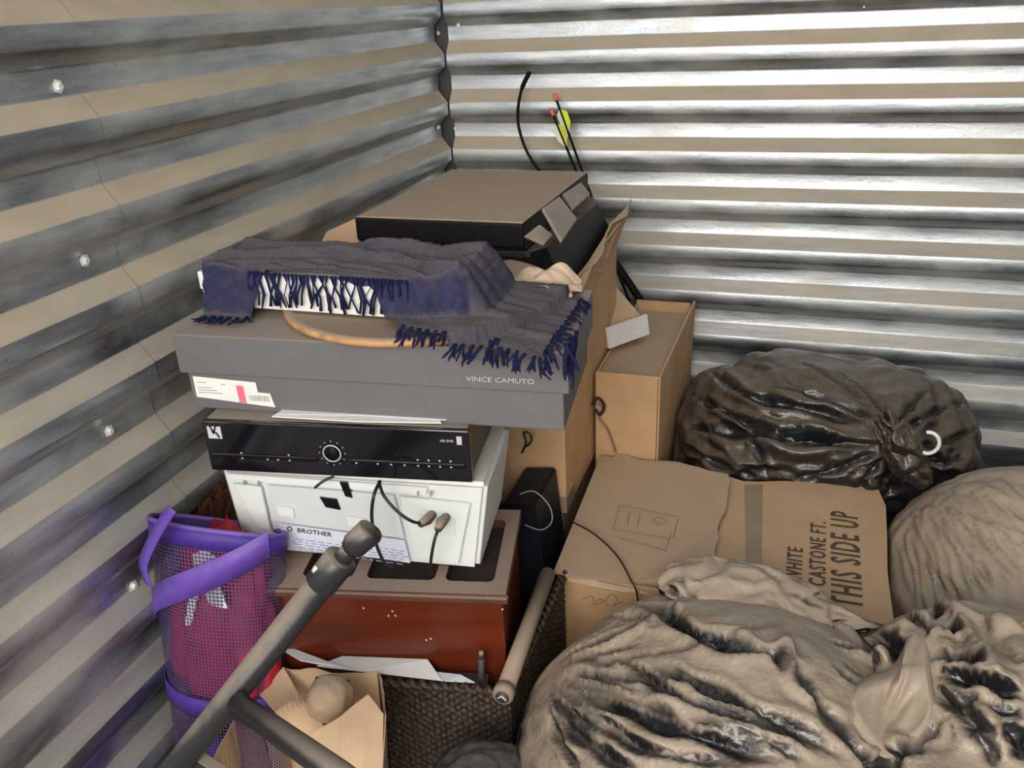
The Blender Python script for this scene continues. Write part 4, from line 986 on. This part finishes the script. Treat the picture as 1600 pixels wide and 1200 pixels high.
mtube('clip', 'screw', fmx, [t1 - td * .010 + Vector((-.012, -.012, .008)), t1 - td * .003 + Vector((-.012, -.013, .009))], .003, 8)
mtube('brace', 'metal_dusty', fmx, [px(372, 1100, Y=-1.50), px(530, 1210, Y=-1.60), px(680, 1330, Y=-1.68)], .0132, 16)
mbox('bracket', 'metal_dusty', fmx, Matrix.Translation(px(325, 1200, Y=-1.50)) @ Matrix.Rotation(.5, 4, 'Y'), -.028, .03, -.008, .008, -.02, .012, bev=.002)

# ------------------------------------------------------------------ right-hand cartons
cb_ = thing('cardboard_box', 'narrow upright cardboard box with a sunken dusty top, left of the black-brown trash bag', 'box', (.6, -.33, FLOOR), 'cardboard boxes')
x0, x1, y0, y1, zt = .522, .652, -.545, -.10, .905
bm = bmesh.new()
boxm(bm, Matrix.Identity(4), x0, x1, y0, y0 + .005, FLOOR, zt, bev=.002); obj('side', bm, 'card', cb_)
bm = bmesh.new(); hexa(bm, [(x1 - .005, y0, FLOOR), (x1, y0, FLOOR), (x1, y1, FLOOR), (x1 - .005, y1, FLOOR)], [(x1 - .003, y0, zt), (x1 + .002, y0, zt), (x1 + .012, y1, zt + .01), (x1 + .007, y1, zt + .01)]); obj('side', bm, 'card', cb_)
bm = bmesh.new(); boxm(bm, Matrix.Identity(4), x0, x1, y1 - .005, y1, FLOOR, zt + .005); obj('side', bm, 'card', cb_)
bm = bmesh.new(); boxm(bm, Matrix.Identity(4), x0, x0 + .005, y0 + .005, y1, FLOOR, zt - .004); obj('side', bm, 'card', cb_)
bm = bmesh.new(); hexa(bm, [(x0 + .006, y0 + .008, zt - .012), (x1 - .006, y0 + .008, zt - .012), (x1 - .004, y1 - .01, zt - .03), (x0 + .006, y1 - .01, zt - .03)], [(x0 + .006, y0 + .008, zt - .007), (x1 - .006, y0 + .008, zt - .007), (x1 - .004, y1 - .01, zt - .02), (x0 + .006, y1 - .01, zt - .02)]); obj('inner_flap', bm, 'card_dusty', cb_)
# small white carton with an open lid on it
w0 = px(952, 545, Z=.907); w1 = px(1015, 522, Z=.907); wmx = frame3((w0.x, w0.y, 0), Vector((w1.x - w0.x, w1.y - w0.y, 0))); ww = (w1 - w0).length
wc = thing('white_carton', 'small open white carton with a brown item inside, on the narrow cardboard box', 'carton', (w0 + w1) / 2)
mbox('front', 'paper_white', wc, wmx @ Matrix.Rotation(-.12, 4, 'X'), 0, ww, .108, .111, .907, .951) if False else None
bm = bmesh.new(); hexa(bm, [wmx @ Vector(p) for p in ((0, 0, .907), (ww, 0, .907), (ww, .004, .907), (0, .004, .907))], [wmx @ Vector(p) for p in ((-.003, .006, .953), (ww - .003, .006, .953), (ww - .003, .010, .953), (-.003, .010, .953))]); obj('front', bm, 'paper_white', wc)
bm = bmesh.new(); boxm(bm, wmx, 0, ww, .004, .13, .907, .930); obj('tray', bm, 'card_light', wc)
bm = bmesh.new(); panel(bm, [wmx @ Vector(p) for p in ((-.004, .03, .932), (ww, .03, .945), (ww - .01, .13, 1.02), (.0, .13, 1.02))], .003); obj('lid', bm, 'card_light', wc)
bi = link_mesh('dried_leaf', bag_mesh(wmx @ Vector((.022, .045, .975)), (.016, .014, .026), (0, 0, 1), .3, .4, 61, sub=4, lump=.3, neck=0), 'brown_thing', None, True)
tag(bi, 'small crumpled olive-brown leaf lying in the open white carton', 'leaf')

# black case and loop cable behind the printer
s0 = px(806, 752, Y=-.82); s1 = px(856, 752, Y=-.82)
sb = thing('black_speaker', 'black upright box with a looped grey wire, standing behind the white printer', 'speaker', ((s0.x + s1.x) / 2, -.87, FLOOR))
bm = bmesh.new(); hexa(bm, [(.500, -.92, FLOOR), (.548, -.92, FLOOR), (.548, -.765, FLOOR), (.500, -.765, FLOOR)], [(s0.x, -.90, s0.z), (s1.x, -.90, s1.z), (s1.x, -.765, s1.z), (s0.x, -.765, s0.z)])
for v in bm.verts:
    pass
bmesh.ops.bevel(bm, geom=bm.edges[:], offset=.004, segments=2, affect='EDGES'); obj('body', bm, 'navy_black', sb)
mtube('wire', 'ink_grey', sb, spline([px(x, y, Y=-.925) for x, y in ((812, 772), (835, 768), (858, 790), (862, 815), (845, 828), (820, 820))], 6), .0011, 6)

# big carton
Kz = .722
K = {n: px(*q, Z=Kz) for n, q in dict(FL=(866, 896), BL=(962, 716), BR=(1376, 760), FR=(1388, 950)).items()}
big = thing('cardboard_box', 'large low cardboard box printed THIS SIDE UP, its torn flaps closed over the top', 'box', (.82, -.75, FLOOR), 'cardboard boxes')
X0, X1, Y0, Y1 = .553, 1.078, -.955, -.575
mbox('body', 'card', big, Matrix.Identity(4), X0, X1, Y0, Y1, FLOOR, Kz - .010, bev=.003)
# left flap, lying a little proud with torn edges
def zf(x, y): return Kz + .004
lf = [px(865, 893, Z=Kz + .001)] + ragged(px(885, 900, Z=Kz), px(1052, 914, Z=Kz), 6, .0015, 1) + ragged(px(1052, 915, Z=Kz + .006), px(1072, 880, Z=Kz + .008), 3, .003, 2) + \
     ragged(px(1115, 873, Z=Kz + .008), px(1142, 742, Z=Kz + .012), 9, .004, 3) + ragged(px(1138, 741, Z=Kz + .012), px(1062, 724, Z=Kz + .006), 5, .003, 4) + \
     ragged(px(1062, 722, Z=Kz + .005), px(985, 716, Z=Kz + .003), 6, .003, 7) + [px(968, 706, Z=Kz + .004), px(958, 714, Z=Kz + .002), px(938, 712, Z=Kz + .002)]
bm = bmesh.new(); panel(bm, lf, .004); bmesh.ops.triangulate(bm, faces=[f for f in bm.faces if len(f.verts) > 4]); o = obj('flap', bm, 'card_dusty', big)
bm = bmesh.new(); panel(bm, [Vector((.80, Y0 - .0, Kz - .004)), Vector((X1 - .0, Y0 - .002, Kz - .004))] + [px(*q, Z=Kz - .003) for q in ((1387, 900), (1386, 835), (1384, 790), (1372, 764), (1350, 753), (1300, 752))] + ragged(px(1290, 752, Z=Kz - .003), px(1140, 752, Z=Kz - .003), 7, .002, 9) + [Vector((.80, Y1, Kz - .004))], .004)
bmesh.ops.triangulate(bm, faces=[f for f in bm.faces if len(f.verts) > 4]); o2 = obj('flap', bm, 'card', big); o2['label'] = 'orange-tan flap printed THIS SIDE UP'
bm = bmesh.new(); panel(bm, [px(*q, Z=Kz - .0022) for q in ((1166, 878), (1190, 880), (1192, 756), (1163, 758))], .0006); obj('tape', bm, 'tape', big)
# printed lines: text runs from the front of the box to its back
def runtext(s, x, y, size, mat, par, sx=1.0, off=0.0, z=Kz - .0018, tilt=0.0):
    p = px(x, y, Z=z); text('lettering', s, mat, par, Matrix.Translation(p) @ Matrix.Rotation(PI / 2 + tilt, 4, 'Z'), size, sx, .0003, off=off, sp=1.22)
runtext('THIS SIDE UP', 1348, 952, .066, 'ink_brown', o2, .60, .0008)
runtext('CASTONE FT.', 1290, 917, .037, 'ink_brown', o2, .72, .0004)
runtext('WHITE', 1252, 908, .035, 'ink_brown', o2, .75, .0004)
# faint print on the left flap
fz = Kz + .0016
bm = bmesh.new()
def lines(pts, r=.0006, zz=fz):
    tube(bm, [px(x, y, Z=zz + .0062) for x, y in pts], r, 4)
lines([(968, 790), (1060, 808), (1052, 840)]); lines([(968, 790), (958, 828), (1046, 842)]); lines([(983, 800), (980, 820)]); lines([(1000, 803), (996, 823)])
lines([(1018, 812), (1030, 808), (1042, 814), (1030, 820), (1018, 812)]); lines([(955, 838), (1040, 860), (1048, 835)])
obj('printed_diagram', bm, 'ink_faint', o)
text('lettering', 'OPEN THIS END', 'ink_faint', o, Matrix.Translation(px(955, 748, Z=Kz + .0075)) @ Matrix.Rotation(-.02, 4, 'Z'), .016, 1, .0002) if False else None
# scribble on the front face
bm = bmesh.new(); pts = [(910, 936), (925, 932), (930, 945), (945, 938), (955, 928), (965, 936), (958, 946), (972, 940)]
tube(bm, spline([px(x, y, Y=Y0 - .0012) for x, y in pts], 5), .0007, 4); tube(bm, spline([px(x, y, Y=Y0 - .0012) for x, y in ((922, 948), (938, 936), (950, 946))], 5), .0006, 4)
obj('scribble', bm, 'ink_faint', big)
bm = bmesh.new(); panel(bm, ragged((X0 - .002, Y0 - .003, Kz - .008), (X0 + .16, Y0 - .004, Kz - .014), 7, .001, 12, (0, 0, .002)) + ragged((X0 + .16, Y0 - .004, Kz - .020), (X0 - .002, Y0 - .003, Kz - .018), 7, .001, 13, (0, 0, .002)), .003); obj('torn_edge', bm, 'torn', big)
wr = mtube('thin_wire', 'cable', None, spline([px(x, y, Z=Kz + .012) for x, y in ((893, 815), (925, 832), (955, 858), (972, 880))] + [px(985, 905, Z=Kz + .008), px(994, 922, Z=Kz - .005), px(997, 940, Z=Kz - .03)], 6), .0016, 6)
tag(wr, 'thin black wire trailing over the dusty left flap of the large box', 'wire')
# twisted stem on the narrow box front
sx = thing('cord_tie', 'small knotted brown cord hanging down the front of the narrow cardboard box', 'cord', px(945, 700, Y=-.57))
mtube('cord', 'card_dark', sx, spline([px(x, y, Y=-.552) for x, y in ((930, 628), (942, 638), (936, 652), (950, 672), (962, 706))], 6), .0022, 6)
mtube('knot', 'hollow', sx, spline([px(x, y, Y=-.554) for x, y in ((926, 632), (934, 622), (944, 634), (938, 648), (930, 640))], 5), .0035, 6)
lp = mtube('cable_loop', 'cable', None, spline([px(x, y, Y=-.80) for x, y in ((818, 700), (830, 690), (828, 678), (818, 676), (822, 692), (815, 708))], 6), .002, 6)
tag(lp, 'small loop of black cable against the tall carton, right of the receiver', 'cable')
